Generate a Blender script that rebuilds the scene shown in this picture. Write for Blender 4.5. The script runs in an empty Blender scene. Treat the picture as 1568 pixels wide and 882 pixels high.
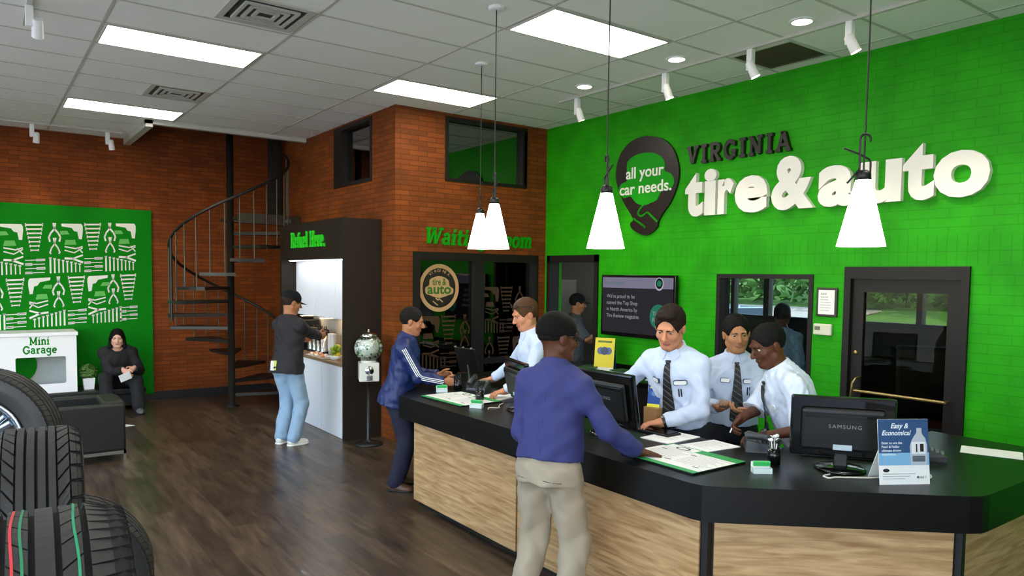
import bpy, bmesh, math, random
import numpy as np
from mathutils import Vector, Matrix
random.seed(7); np.random.seed(7)
S = bpy.context.scene
COL = S.collection
R = math.radians
# ------------------------------------------------------------------ camera
F_PX, YAW, PITCH, ROLL, SHIFT = 1120.02, 0.632843, -0.0573318, 0.0127724, 45.911
EYE = np.array([0.0, 0.0, 2.0])
_f = np.array([math.sin(YAW)*math.cos(PITCH), math.cos(YAW)*math.cos(PITCH), math.sin(PITCH)])
_r0 = np.array([math.cos(YAW), -math.sin(YAW), 0.0]); _u0 = np.cross(_r0, _f)
_r = _r0*math.cos(ROLL)+_u0*math.sin(ROLL); _u = -_r0*math.sin(ROLL)+_u0*math.cos(ROLL)
cam = bpy.data.objects.new('camera', bpy.data.cameras.new('camera')); COL.objects.link(cam)
cam.data.sensor_width = 36; cam.data.lens = 36*F_PX/1568; cam.data.shift_y = SHIFT/1568
cam.data.clip_start = 0.05; cam.data.clip_end = 500
cam.matrix_world = Matrix(((_r[0], _u[0], -_f[0], EYE[0]), (_r[1], _u[1], -_f[1], EYE[1]), (_r[2], _u[2], -_f[2], EYE[2]), (0, 0, 0, 1)))
S.camera = cam
def ray(x, y): return _r*((x-784)/F_PX) - _u*((y-441-SHIFT)/F_PX) + _f
def onx(x, y, X): d = ray(x, y); return EYE+d*(X/d[0])
def ony(x, y, Y): d = ray(x, y); return EYE+d*(Y/d[1])
def onz(x, y, Z): d = ray(x, y); return EYE+d*((Z-EYE[2])/d[2])
# ------------------------------------------------------------------ view, sky, sun
S.view_settings.view_transform = 'Standard'; S.view_settings.look = 'None'
S.view_settings.gamma = 1.0; S.view_settings.use_curve_mapping = False
S.view_settings.exposure = 0.0
P_PANEL, P_PEND, P_DOWN, P_SPOT, P_SUN, P_SKY = 10.0, 9.0, 22.0, 50.0, 7.0, 1.1
S.world = bpy.data.worlds.new('world'); S.world.use_nodes = True
wn = S.world.node_tree; bg = wn.nodes['Background']
sky = wn.nodes.new('ShaderNodeTexSky'); sky.sky_type = 'NISHITA'; sky.sun_disc = False
sky.sun_elevation = R(50); sky.sun_rotation = R(200)
wn.links.new(sky.outputs[0], bg.inputs[0]); bg.inputs[1].default_value = P_SKY
sun = bpy.data.objects.new('sun', bpy.data.lights.new('sun', 'SUN')); COL.objects.link(sun)
sun.data.energy = P_SUN; sun.data.angle = R(1); sun.rotation_euler = (R(38), R(18), R(20))
# ------------------------------------------------------------------ tagging
def tag(o, label=None, cat=None, group=None, kind=None):
    if label: o['label'] = label
    if cat: o['category'] = cat
    if group: o['group'] = group
    if kind: o['kind'] = kind
    return o
def empty(name, loc, rz=0, label=None, cat=None, group=None):
    o = bpy.data.objects.new(name, None); COL.objects.link(o); o.empty_display_size = .1
    o.location = loc; o.rotation_euler.z = rz
    return tag(o, label, cat, group)
def copy_tree(o, parent=None):
    c = o.copy(); COL.objects.link(c); c.parent = parent
    for ch in list(o.children): copy_tree(ch, c)
    return c
# ------------------------------------------------------------------ materials
def srgb(h):
    v = [int(h[i:i+2], 16)/255 for i in (0, 2, 4)]
    return tuple(c/12.92 if c <= .04045 else ((c+.055)/1.055)**2.4 for c in v)+(1,)
MATS = {}
def mat(name, col, rough=.5, metal=0.0, emit=None, es=0.0, var=0.0, vscale=8.0, bump=0.0, bscale=60.0, coat=0.0, spec=.5, trans=0.0, sub=0.0):
    if name in MATS: return MATS[name]
    m = bpy.data.materials.new(name); m.use_nodes = True; MATS[name] = m
    nt = m.node_tree; b = nt.nodes['Principled BSDF']
    c = srgb(col) if isinstance(col, str) else tuple(col)
    b.inputs['Base Color'].default_value = c
    b.inputs['Roughness'].default_value = rough; b.inputs['Metallic'].default_value = metal
    b.inputs['Coat Weight'].default_value = coat; b.inputs['Specular IOR Level'].default_value = spec
    b.inputs['Transmission Weight'].default_value = trans
    if emit: b.inputs['Emission Color'].default_value = srgb(emit); b.inputs['Emission Strength'].default_value = es
    tc = nt.nodes.new('ShaderNodeTexCoord')
    if var:
        n = nt.nodes.new('ShaderNodeTexNoise'); n.inputs['Scale'].default_value = vscale; n.inputs['Detail'].default_value = 3
        nt.links.new(tc.outputs['Object'], n.inputs['Vector'])
        mx = nt.nodes.new('ShaderNodeMix'); mx.data_type = 'RGBA'
        mx.inputs[6].default_value = tuple(x*(1-var) for x in c[:3])+(1,); mx.inputs[7].default_value = tuple(min(1, x*(1+var)) for x in c[:3])+(1,)
        nt.links.new(n.outputs['Fac'], mx.inputs[0]); nt.links.new(mx.outputs[2], b.inputs['Base Color'])
    if bump:
        n = nt.nodes.new('ShaderNodeTexNoise'); n.inputs['Scale'].default_value = bscale; n.inputs['Detail'].default_value = 4
        nt.links.new(tc.outputs['Object'], n.inputs['Vector'])
        bp = nt.nodes.new('ShaderNodeBump'); bp.inputs['Strength'].default_value = bump; bp.inputs['Distance'].default_value = .01
        nt.links.new(n.outputs['Fac'], bp.inputs['Height']); nt.links.new(bp.outputs[0], b.inputs['Normal'])
    return m
def emis(name, col, s):
    if name in MATS: return MATS[name]
    m = bpy.data.materials.new(name); m.use_nodes = True; MATS[name] = m
    nt = m.node_tree; nt.nodes.clear()
    e = nt.nodes.new('ShaderNodeEmission'); e.inputs[0].default_value = srgb(col); e.inputs[1].default_value = s
    o = nt.nodes.new('ShaderNodeOutputMaterial'); nt.links.new(e.outputs[0], o.inputs[0])
    return m
def glass(name, tint='ffffff', refl=.06, ior=1.45):
    """thin pane: mostly see-through, partly mirror"""
    m = bpy.data.materials.new(name); m.use_nodes = True; MATS[name] = m
    nt = m.node_tree; nt.nodes.clear()
    t = nt.nodes.new('ShaderNodeBsdfTransparent'); t.inputs[0].default_value = srgb(tint)
    g = nt.nodes.new('ShaderNodeBsdfGlossy'); g.inputs[1].default_value = .0; g.inputs[0].default_value = (1, 1, 1, 1)
    lw = nt.nodes.new('ShaderNodeFresnel'); lw.inputs[0].default_value = ior
    ad = nt.nodes.new('ShaderNodeMath'); ad.operation = 'ADD'; ad.inputs[1].default_value = refl; ad.use_clamp = True
    nt.links.new(lw.outputs[0], ad.inputs[0])
    mx = nt.nodes.new('ShaderNodeMixShader'); o = nt.nodes.new('ShaderNodeOutputMaterial')
    nt.links.new(ad.outputs[0], mx.inputs[0]); nt.links.new(t.outputs[0], mx.inputs[1]); nt.links.new(g.outputs[0], mx.inputs[2])
    nt.links.new(mx.outputs[0], o.inputs[0])
    return m
def brick(name, c1, c2, mortar, bw=.21, bh=.064, msize=.006, rough=.7, bump=.5, soldier=None, spec=.3):
    """running-bond brick on any axis-aligned vertical wall: u = x + y, v = z (metres)"""
    m = bpy.data.materials.new(name); m.use_nodes = True; MATS[name] = m
    nt = m.node_tree; L = nt.links.new; b = nt.nodes['Principled BSDF']
    geo = nt.nodes.new('ShaderNodeNewGeometry'); sp = nt.nodes.new('ShaderNodeSeparateXYZ'); L(geo.outputs['Position'], sp.inputs[0])
    u = nt.nodes.new('ShaderNodeMath'); u.operation = 'ADD'; L(sp.outputs[0], u.inputs[0]); L(sp.outputs[1], u.inputs[1])
    def bricktex(uo, vo):
        cb = nt.nodes.new('ShaderNodeCombineXYZ'); L(uo, cb.inputs[0]); L(vo, cb.inputs[1])
        t = nt.nodes.new('ShaderNodeTexBrick'); L(cb.outputs[0], t.inputs['Vector'])
        t.inputs['Color1'].default_value = srgb(c1); t.inputs['Color2'].default_value = srgb(c2); t.inputs['Mortar'].default_value = srgb(mortar)
        t.inputs['Scale'].default_value = 1; t.inputs['Mortar Size'].default_value = msize; t.inputs['Mortar Smooth'].default_value = .2
        t.inputs['Bias'].default_value = 0; t.inputs['Brick Width'].default_value = bw; t.inputs['Row Height'].default_value = bh
        return t
    t = bricktex(u.outputs[0], sp.outputs[2]); col, fac = t.outputs['Color'], t.outputs['Fac']
    if soldier:
        t2 = bricktex(sp.outputs[2], u.outputs[0]); t2.offset = 0
        a = nt.nodes.new('ShaderNodeMath'); a.operation = 'GREATER_THAN'; L(sp.outputs[2], a.inputs[0]); a.inputs[1].default_value = soldier[0]
        c = nt.nodes.new('ShaderNodeMath'); c.operation = 'LESS_THAN'; L(sp.outputs[2], c.inputs[0]); c.inputs[1].default_value = soldier[1]
        k = nt.nodes.new('ShaderNodeMath'); k.operation = 'MULTIPLY'; L(a.outputs[0], k.inputs[0]); L(c.outputs[0], k.inputs[1])
        mc = nt.nodes.new('ShaderNodeMix'); mc.data_type = 'RGBA'; L(k.outputs[0], mc.inputs[0]); L(col, mc.inputs[6]); L(t2.outputs['Color'], mc.inputs[7])
        mf = nt.nodes.new('ShaderNodeMix'); L(k.outputs[0], mf.inputs[0]); L(fac, mf.inputs[2]); L(t2.outputs['Fac'], mf.inputs[3])
        col, fac = mc.outputs[2], mf.outputs[0]
    n = nt.nodes.new('ShaderNodeTexNoise'); n.inputs['Scale'].default_value = 3; n.inputs['Detail'].default_value = 5; L(geo.outputs['Position'], n.inputs['Vector'])
    mr = nt.nodes.new('ShaderNodeMapRange'); mr.inputs[1].default_value = .3; mr.inputs[2].default_value = .7; mr.inputs[3].default_value = .82; mr.inputs[4].default_value = 1.15; L(n.outputs['Fac'], mr.inputs[0])
    hs = nt.nodes.new('ShaderNodeHueSaturation'); L(mr.outputs[0], hs.inputs['Value']); L(col, hs.inputs['Color']); L(hs.outputs[0], b.inputs['Base Color'])
    bp = nt.nodes.new('ShaderNodeBump'); bp.inputs['Strength'].default_value = bump; bp.inputs['Distance'].default_value = .006; bp.invert = True
    L(fac, bp.inputs['Height']); L(bp.outputs[0], b.inputs['Normal'])
    b.inputs['Roughness'].default_value = rough; b.inputs['Specular IOR Level'].default_value = spec
    return m
def wood(name, c1, c2, axis='y', plank=None, rough=.4, scale=3.0, stretch=14, coat=0.0, gap=None):
    """wood with grain running along one axis, optionally cut into planks"""
    m = bpy.data.materials.new(name); m.use_nodes = True; MATS[name] = m
    nt = m.node_tree; L = nt.links.new; b = nt.nodes['Principled BSDF']
    geo = nt.nodes.new('ShaderNodeNewGeometry'); mp = nt.nodes.new('ShaderNodeMapping'); L(geo.outputs['Position'], mp.inputs[0])
    mp.inputs['Scale'].default_value = {'x': (1, stretch, stretch), 'y': (stretch, 1, stretch), 'xy': (1.4, 1.4, stretch)}[axis]
    n = nt.nodes.new('ShaderNodeTexNoise'); n.inputs['Scale'].default_value = scale; n.inputs['Detail'].default_value = 6; n.inputs['Distortion'].default_value = .6
    L(mp.outputs[0], n.inputs['Vector'])
    rp = nt.nodes.new('ShaderNodeValToRGB'); rp.color_ramp.elements[0].position = .3; rp.color_ramp.elements[1].position = .7
    rp.color_ramp.elements[0].color = srgb(c1); rp.color_ramp.elements[1].color = srgb(c2); L(n.outputs['Fac'], rp.inputs[0])
    col = rp.outputs[0]
    if plank:
        sp = nt.nodes.new('ShaderNodeSeparateXYZ'); L(geo.outputs['Position'], sp.inputs[0])
        cb = nt.nodes.new('ShaderNodeCombineXYZ'); L(sp.outputs[1], cb.inputs[0]); L(sp.outputs[0], cb.inputs[1])
        t = nt.nodes.new('ShaderNodeTexBrick'); L(cb.outputs[0], t.inputs['Vector'])
        t.inputs['Color1'].default_value = (.55, .55, .55, 1); t.inputs['Color2'].default_value = (1.25, 1.25, 1.25, 1); t.inputs['Mortar'].default_value = (.3, .3, .3, 1)
        t.inputs['Scale'].default_value = 1; t.inputs['Mortar Size'].default_value = .0018; t.inputs['Brick Width'].default_value = plank[1]; t.inputs['Row Height'].default_value = plank[0]
        mx = nt.nodes.new('ShaderNodeMix'); mx.data_type = 'RGBA'; mx.blend_type = 'MULTIPLY'; mx.inputs[0].default_value = 1
        L(col, mx.inputs[6]); L(t.outputs['Color'], mx.inputs[7]); col = mx.outputs[2]
    L(col, b.inputs['Base Color'])
    bp = nt.nodes.new('ShaderNodeBump'); bp.inputs['Strength'].default_value = .12; bp.inputs['Distance'].default_value = .004; L(n.outputs['Fac'], bp.inputs['Height']); L(bp.outputs[0], b.inputs['Normal'])
    b.inputs['Roughness'].default_value = rough; b.inputs['Coat Weight'].default_value = coat
    return m
# ------------------------------------------------------------------ mesh builder
class MB:
    def __init__(s): s.v = []; s.f = []; s.m = []; s.sm = []
    def add(s, vs, fs, mi=0, smooth=False):
        o = len(s.v); s.v += [tuple(map(float, p)) for p in vs]
        for f in fs: s.f.append([o+i for i in f]); s.m.append(mi); s.sm.append(smooth)
        return s
    def box(s, x0, x1, y0, y1, z0, z1, mi=0, bev=0.0):
        if bev:
            b = min(bev, (x1-x0)/2.01, (y1-y0)/2.01, (z1-z0)/2.01)
            bm = bmesh.new(); bmesh.ops.create_cube(bm, size=1)
            for v in bm.verts: v.co = Vector(((x0+x1)/2+v.co.x*(x1-x0), (y0+y1)/2+v.co.y*(y1-y0), (z0+z1)/2+v.co.z*(z1-z0)))
            bmesh.ops.bevel(bm, geom=bm.edges[:], offset=b, segments=2, affect='EDGES', profile=.5)
            bm.verts.index_update()
            s.add([v.co for v in bm.verts], [[v.index for v in f.verts] for f in bm.faces], mi); bm.free(); return s
        vs = [(x, y, z) for z in (z0, z1) for y in (y0, y1) for x in (x0, x1)]
        return s.add(vs, [(0, 2, 3, 1), (4, 5, 7, 6), (0, 1, 5, 4), (2, 6, 7, 3), (0, 4, 6, 2), (1, 3, 7, 5)], mi)
    def obox(s, c, ax, ay, az, hx, hy, hz, mi=0, bev=0.0):
        t = MB().box(-hx, hx, -hy, hy, -hz, hz, mi, bev); c = np.array(c, float)
        ax, ay, az = (np.array(a, float)/np.linalg.norm(a) for a in (ax, ay, az))
        return s.add([c+ax*p[0]+ay*p[1]+az*p[2] for p in t.v], t.f, mi)
    def tube(s, pts, r, n=10, mi=0, cap=True, closed=False):
        pts = [np.array(p, float) for p in pts]; N = len(pts)
        rs = r if isinstance(r, (list, tuple)) else [r]*N
        vs = []; prev = None
        for i, p in enumerate(pts):
            if closed: t = pts[(i+1) % N]-pts[i-1]
            else: t = pts[min(i+1, N-1)]-pts[max(i-1, 0)]
            t = t/(np.linalg.norm(t)+1e-12)
            if prev is None:
                a = np.array([0, 0, 1.]) if abs(t[2]) < .9 else np.array([1., 0, 0]); u = np.cross(t, a)
            else: u = prev-t*(prev@t)
            u /= np.linalg.norm(u)+1e-12; prev = u; w = np.cross(t, u)
            vs += [p+rs[i]*(u*math.cos(2*math.pi*k/n)+w*math.sin(2*math.pi*k/n)) for k in range(n)]
        fs = []
        for i in range(N if closed else N-1):
            j = (i+1) % N
            for k in range(n): fs.append((i*n+k, i*n+(k+1) % n, j*n+(k+1) % n, j*n+k))
        s.add(vs, fs, mi, True)
        if cap and not closed:
            s.add(vs[:n], [tuple(range(n))[::-1]], mi); s.add(vs[-n:], [tuple(range(n))], mi)
        return s
    def lathe(s, prof, c=(0, 0, 0), n=24, mi=0, axis='z', smooth=True):
        """prof: (radius, height) pairs"""
        vs = []; fs = []
        for (r, h) in prof:
            for k in range(n):
                a = 2*math.pi*k/n; p = (r*math.cos(a), r*math.sin(a), h)
                if axis == 'x': p = (h, p[0], p[1])
                if axis == 'y': p = (p[1], h, p[0])
                vs.append((c[0]+p[0], c[1]+p[1], c[2]+p[2]))
        for i in range(len(prof)-1):
            for k in range(n): fs.append((i*n+k, i*n+(k+1) % n, (i+1)*n+(k+1) % n, (i+1)*n+k))
        s.add(vs, fs, mi, smooth)
        return s
    def prism(s, poly, M, h, mi=0, holes=None):
        """poly (2-D outline) extruded by h along local z, put through M(x, y, z) -> point"""
        from mathutils.geometry import tessellate_polygon
        loops = [poly]+(holes or [])
        flat = [p for l in loops for p in l]
        tris = tessellate_polygon([[Vector((p[0], p[1], 0)) for p in l] for l in loops])
        n = len(flat); vs = [M(p[0], p[1], h) for p in flat]+[M(p[0], p[1], 0) for p in flat]
        fs = []
        for a, b, c in tris:
            pa, pb, pc = flat[a], flat[b], flat[c]
            cr = (pb[0]-pa[0])*(pc[1]-pa[1])-(pb[1]-pa[1])*(pc[0]-pa[0])
            if cr < 0: b, c = c, b
            fs += [(a, b, c), (n+a, n+c, n+b)]
        o = 0
        for l in loops:
            k = len(l)
            area = sum(l[i][0]*l[(i+1) % k][1]-l[(i+1) % k][0]*l[i][1] for i in range(k))
            hole = l is not poly
            for i in range(k):
                a, b = o+i, o+(i+1) % k
                if (area > 0) != hole: fs.append((n+a, n+b, b, a))
                else: fs.append((a, b, n+b, n+a))
            o += k
        return s.add(vs, fs, mi)
    def build(s, name, mats, parent=None, loc=None, rz=None):
        me = bpy.data.meshes.new(name); me.from_pydata(s.v, [], s.f); me.validate()
        for m in (mats if isinstance(mats, (list, tuple)) else [mats]): me.materials.append(m)
        if len(me.polygons) == len(s.f):
            me.polygons.foreach_set('material_index', s.m); me.polygons.foreach_set('use_smooth', s.sm)
        me.update()
        o = bpy.data.objects.new(name, me); COL.objects.link(o)
        if parent: o.parent = parent
        if loc is not None: o.location = loc
        if rz is not None: o.rotation_euler.z = rz
        return o
def struct(o): o['kind'] = 'structure'; return o
def wallM(kind, plane, sgn=-1):
    """map (u, v, depth) onto a wall; kind 'x': plane X=plane, u runs along -Y (left to right seen from the room); 'y': plane Y=plane, u = X"""
    if kind == 'x': return lambda u, v, d: (plane-d, -u, v)
    return lambda u, v, d: (u, plane-d, v)
# ------------------------------------------------------------------ lettering
def text_mesh(name, body, size, M, depth, material, parent=None, bold=0.0, shear=0.0, align='LEFT', xs=1.0, spacing=1.0):
    """built-in font lettering, meshed and carried onto a surface by M(u, v, d)"""
    cu = bpy.data.curves.new('tmp', 'FONT'); cu.body = body; cu.size = size; cu.offset = bold*size; cu.extrude = 0.0; cu.shear = shear
    cu.align_x = align; cu.space_character = spacing; cu.resolution_u = 4; cu.fill_mode = 'FRONT'
    ob = bpy.data.objects.new('tmp', cu); COL.objects.link(ob); bpy.context.view_layer.update()
    me = bpy.data.meshes.new_from_object(ob.evaluated_get(bpy.context.evaluated_depsgraph_get()))
    bm = bmesh.new(); bm.from_mesh(me)
    bmesh.ops.remove_doubles(bm, verts=bm.verts[:], dist=size*1e-4)
    for v in bm.verts: v.co.z = depth; v.co.x *= xs
    if depth > 1e-6:
        ret = bmesh.ops.extrude_face_region(bm, geom=bm.faces[:])
        for e in ret['geom']:
            if isinstance(e, bmesh.types.BMVert): e.co.z = 0
    bmesh.ops.recalc_face_normals(bm, faces=bm.faces[:])
    for v in bm.verts: v.co = Vector(M(v.co.x, v.co.y, v.co.z))
    bmesh.ops.recalc_face_normals(bm, faces=bm.faces[:])
    out = bpy.data.meshes.new(name); bm.to_mesh(out); bm.free()
    out.materials.append(material); out.polygons.foreach_set('use_smooth', [False]*len(out.polygons))
    bpy.data.objects.remove(ob); bpy.data.curves.remove(cu); bpy.data.meshes.remove(me)
    o = bpy.data.objects.new(name, out); COL.objects.link(o)
    if parent: o.parent = parent
    return o
def text_bounds(body, size, bold=0.0, shear=0.0, spacing=1.0):
    cu = bpy.data.curves.new('tmp', 'FONT'); cu.body = body; cu.size = size; cu.offset = bold*size; cu.shear = shear; cu.space_character = spacing
    ob = bpy.data.objects.new('tmp', cu); COL.objects.link(ob); bpy.context.view_layer.update()
    me = bpy.data.meshes.new_from_object(ob.evaluated_get(bpy.context.evaluated_depsgraph_get()))
    xs = [v.co.x for v in me.vertices] or [0]; ys = [v.co.y for v in me.vertices] or [0]
    bpy.data.objects.remove(ob); bpy.data.curves.remove(cu); bpy.data.meshes.remove(me)
    return min(xs), max(xs), min(ys), max(ys)
def arc(cx, cy, rx, ry, a0, a1, n=14): return [(cx+rx*math.cos(R(a0+(a1-a0)*i/n)), cy+ry*math.sin(R(a0+(a1-a0)*i/n))) for i in range(n+1)]
# slab-serif letters as strokes on a unit grid: (width, strokes); a stroke = (points, thickness factor)
_s = .16
SLAB = {
 'V': (.95, [([(.16, .95), (.47, .05)], 1), ([(.80, .95), (.49, .05)], .7), ([(.0, .95), (.34, .95)], .7), ([(.64, .95), (.96, .95)], .7)]),
 'I': (.48, [([(.24, .05), (.24, .95)], 1), ([(.02, .95), (.46, .95)], .7), ([(.02, .05), (.46, .05)], .7)]),
 'R': (.90, [([(.2, .05), (.2, .95)], 1), ([(.02, .95), (.5, .95)]+arc(.5, .73, .24, .22, 90, -90)+[(.2, .51)], .8), ([(.42, .5), (.74, .05)], .9), ([(.02, .05), (.38, .05)], .7), ([(.66, .05), (.9, .05)], .7)]),
 'G': (.95, [(arc(.47, .5, .37, .45, 50, 330, 22), 1), ([(.80, .10), (.80, .42)], .9), ([(.52, .42), (.94, .42)], .7), ([(.78, .68), (.78, .95)], .7)]),
 'N': (1.0, [([(.2, .05), (.2, .95)], .8), ([(.2, .93), (.78, .07)], 1), ([(.78, .05), (.78, .95)], .8), ([(.02, .95), (.3, .95)], .7), ([(.02, .05), (.38, .05)], .7), ([(.6, .95), (.98, .95)], .7)]),
 'A': (.98, [([(.14, .05), (.48, .95)], .8), ([(.50, .95), (.82, .05)], 1), ([(.25, .32), (.72, .32)], .7), ([(.0, .05), (.32, .05)], .7), ([(.64, .05), (.98, .05)], .7), ([(.3, .95), (.5, .95)], .7)]),
 'W': (1.35, [([(.16, .95), (.38, .05)], 1), ([(.66, .95), (.42, .05)], .7), ([(.64, .95), (.90, .05)], 1), ([(1.18, .95), (.94, .05)], .7), ([(.0, .95), (.34, .95)], .7), ([(1.02, .95), (1.36, .95)], .7), ([(.5, .95), (.78, .95)], .7)]),
 'a': (.68, [([(.08, .56)]+arc(.30, .47, .2, .19, 120, 0)+[(.50, .06), (.64, .05)], .9), (arc(.30, .22, .2, .17, 0, 360, 16), .85)]),
 'i': (.42, [([(.04, .62), (.21, .62), (.21, .05)], 1), ([(.02, .05), (.4, .05)], .7), ([(.16, .88), (.26, .88)], 1.2)]),
 't': (.5, [([(.2, .92), (.2, .2)]+arc(.33, .2, .13, .15, 180, 300), 1), ([(.02, .62), (.46, .62)], .75)]),
 'n': (.78, [([(.04, .62), (.18, .62), (.18, .05)], 1), (arc(.39, .42, .21, .22, 160, 0)+[(.60, .05)], 1), ([(.02, .05), (.36, .05)], .7), ([(.46, .05), (.76, .05)], .7)]),
 'g': (.72, [(arc(.32, .4, .22, .23, 0, 360, 18), .9), ([(.66, .63), (.54, .6), (.54, -.1)]+arc(.32, -.1, .22, .16, 0, -160), .9)]),
 'o': (.70, [(arc(.35, .34, .26, .29, 0, 360, 20), 1)]),
 'm': (1.15, [([(.04, .62), (.18, .62), (.18, .05)], 1), (arc(.37, .42, .19, .22, 160, 0)+[(.56, .05)], 1), (arc(.75, .42, .19, .22, 170, 0)+[(.94, .05)], 1), ([(.02, .05), (.34, .05)], .7), ([(.46, .05), (.68, .05)], .7), ([(.82, .05), (1.1, .05)], .7)]),
 'e': (.66, [([(.08, .36), (.56, .36)]+arc(.33, .34, .24, .29, 5, 315, 20), .9)]),
 'f': (.48, [([(.2, .05), (.2, .74)]+arc(.35, .74, .15, .17, 180, 40), 1), ([(.02, .62), (.44, .62)], .75), ([(.02, .05), (.4, .05)], .7)]),
 'u': (.78, [([(.02, .62), (.18, .62)]+[(.18, .28)]+arc(.38, .28, .2, .23, 180, 350), 1), ([(.46, .62), (.6, .62), (.6, .05), (.74, .05)], .9)]),
 'l': (.40, [([(.04, .95), (.2, .95), (.2, .05)], 1), ([(.02, .05), (.38, .05)], .7)]),
 'H': (1.0, [([(.2, .05), (.2, .95)], 1), ([(.78, .05), (.78, .95)], 1), ([(.2, .5), (.78, .5)], .8)]+[([(a, b), (a+.36, b)], .7) for a in (.02, .6) for b in (.05, .95)]),
 'r': (.56, [([(.04, .62), (.18, .62), (.18, .05)], 1), (arc(.40, .38, .22, .24, 170, 60), 1), ([(.02, .05), (.4, .05)], .7)]),
 'M': (1.2, [([(.2, .05), (.2, .95)], .9), ([(.2, .95), (.58, .15)], .9), ([(.98, .95), (.6, .15)], .9), ([(.98, .05), (.98, .95)], 1), ([(.02, .05), (.38, .05)], .7), ([(.8, .05), (1.16, .05)], .7), ([(.02, .95), (.2, .95)], .7), ([(.98, .95), (1.16, .95)], .7)]),
 '.': (.30, [([(.1, .07), (.2, .07)], 1.2)]),
 ' ': (.45, []),
}
def slab_letters(txt, size, M, depth, material, parent, weight=1.0, shear=0.0, track=.04, xs=1.0, name='letter', one=False):
    """slab lettering; returns the width. every letter is its own part unless one"""
    x = 0.0; acc = MB(); k = 0
    for ch in txt:
        w, strokes = SLAB[ch]; mb = acc if one else MB()
        for pts, th in strokes:
            t = _s*weight*th/2; N = len(pts); L_, R_ = [], []
            closed = N > 4 and math.dist(pts[0], pts[-1]) < 1e-6
            for i in range(N):
                if closed: a, b = pts[i-1 if i else N-2], pts[i+1 if i < N-1 else 1]
                else: a, b = pts[max(i-1, 0)], pts[min(i+1, N-1)]
                dx, dy = b[0]-a[0], b[1]-a[1]; l = math.hypot(dx, dy) or 1
                s_ = t*(1.25 if (0 < i < N-1 and N == 3) else 1)
                L_.append((pts[i][0]-dy/l*s_, pts[i][1]+dx/l*s_)); R_.append((pts[i][0]+dy/l*s_, pts[i][1]-dx/l*s_))
            q = lambda p, d: M((x+p[0]*xs+p[1]*shear)*size, p[1]*size, d)
            dd = depth*(1-.003*(k % 5)); k += 1
            vs = []
            for i in range(N): vs += [q(L_[i], dd), q(R_[i], dd), q(L_[i], 0), q(R_[i], 0)]
            fs = []
            for i in range(N-1):
                a, b = 4*i, 4*i+4
                fs += [(a, a+1, b+1, b), (a+2, a, b, b+2), (a+1, a+3, b+3, b+1)]
            if not closed: fs += [(0, 2, 3, 1), (4*N-4, 4*N-3, 4*N-1, 4*N-2)]
            mb.add(vs, fs, 0)
        if not one and strokes: mb.build(name, material, parent)
        x += (w+track)*xs
    if one: acc.build(name, material, parent)
    return x*size
def slab_width(txt, size, track=.04, xs=1.0): return sum((SLAB[c][0]+track)*xs for c in txt)*size
# ------------------------------------------------------------------ palette
M_BRICK = brick('red_brick', '87430f', '71380c', '5f2e0a', .24, .060, .0045, .75, .6)
M_BRICKD = brick('stair_brick', '864110', '70360c', '5c2c0a', .24, .060, .0045, .8, .6)
M_GREEN = brick('green_painted_brick', '249d03', '249d03', '209203', .32, .076, .005, .55, .35, soldier=(2.13, 2.38), spec=.2)
M_GRN = mat('sign_green', '149a10', .5, spec=.2)
M_PANELG = mat('panel_green', '067a0d', .6, spec=.1)
M_FLOOR = wood('dark_plank_floor', '332920', '614f3c', 'y', (.16, 1.3), .34, 2.2, 9, .05)
M_OAK = wood('light_oak', '967043', 'cba676', 'xy', None, .45, 2.4, 16)
M_CEIL = mat('ceiling_tile', 'f4f2ea', .9, bump=.15, bscale=220)
M_TEE = mat('ceiling_grid', 'c2c0b4', .5)
M_BLACK = mat('black_laminate', '0a0908', .33, bump=.03, bscale=300, spec=.3)
M_BLKMET = mat('black_metal', '1b1918', .4)
M_FRAME = mat('dark_bronze_frame', '1c1714', .5, spec=.3)
M_BLKPL = mat('black_plastic', '0a0a0b', .4)
M_BLKGL = mat('glossy_black_plastic', '0b0b0c', .12)
M_WHITE = mat('white_paint', 'efefee', .45)
M_WHITEL = mat('white_laminate', 'eef1f6', .3)
M_PAPER = mat('paper', 'f0efec', .7)
M_CHROME = mat('chrome', 'c8c8c8', .18, 1.0)
M_KIOSK = mat('espresso_laminate', '241b13', .6, spec=.25)
M_LEATHER = mat('black_leather', '0b0b0a', .45, bump=.1, bscale=120)
M_DIFF = emis('light_diffuser', 'fffaf0', P_PANEL)
M_DOWN = emis('downlight_lens', 'fff1dc', P_DOWN)
M_GLASS = glass('clear_pane', 'f2f6f4', .02)
M_DARKGL = glass('tinted_pane', '8c8a80', .20)
M_MIDGL = glass('waiting_pane', '8f8a80', .03)
M_GREY = mat('grey_wall', '9a9c96', .8)
M_BROWNW = mat('brown_wall', '5a3a22', .8)

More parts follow.
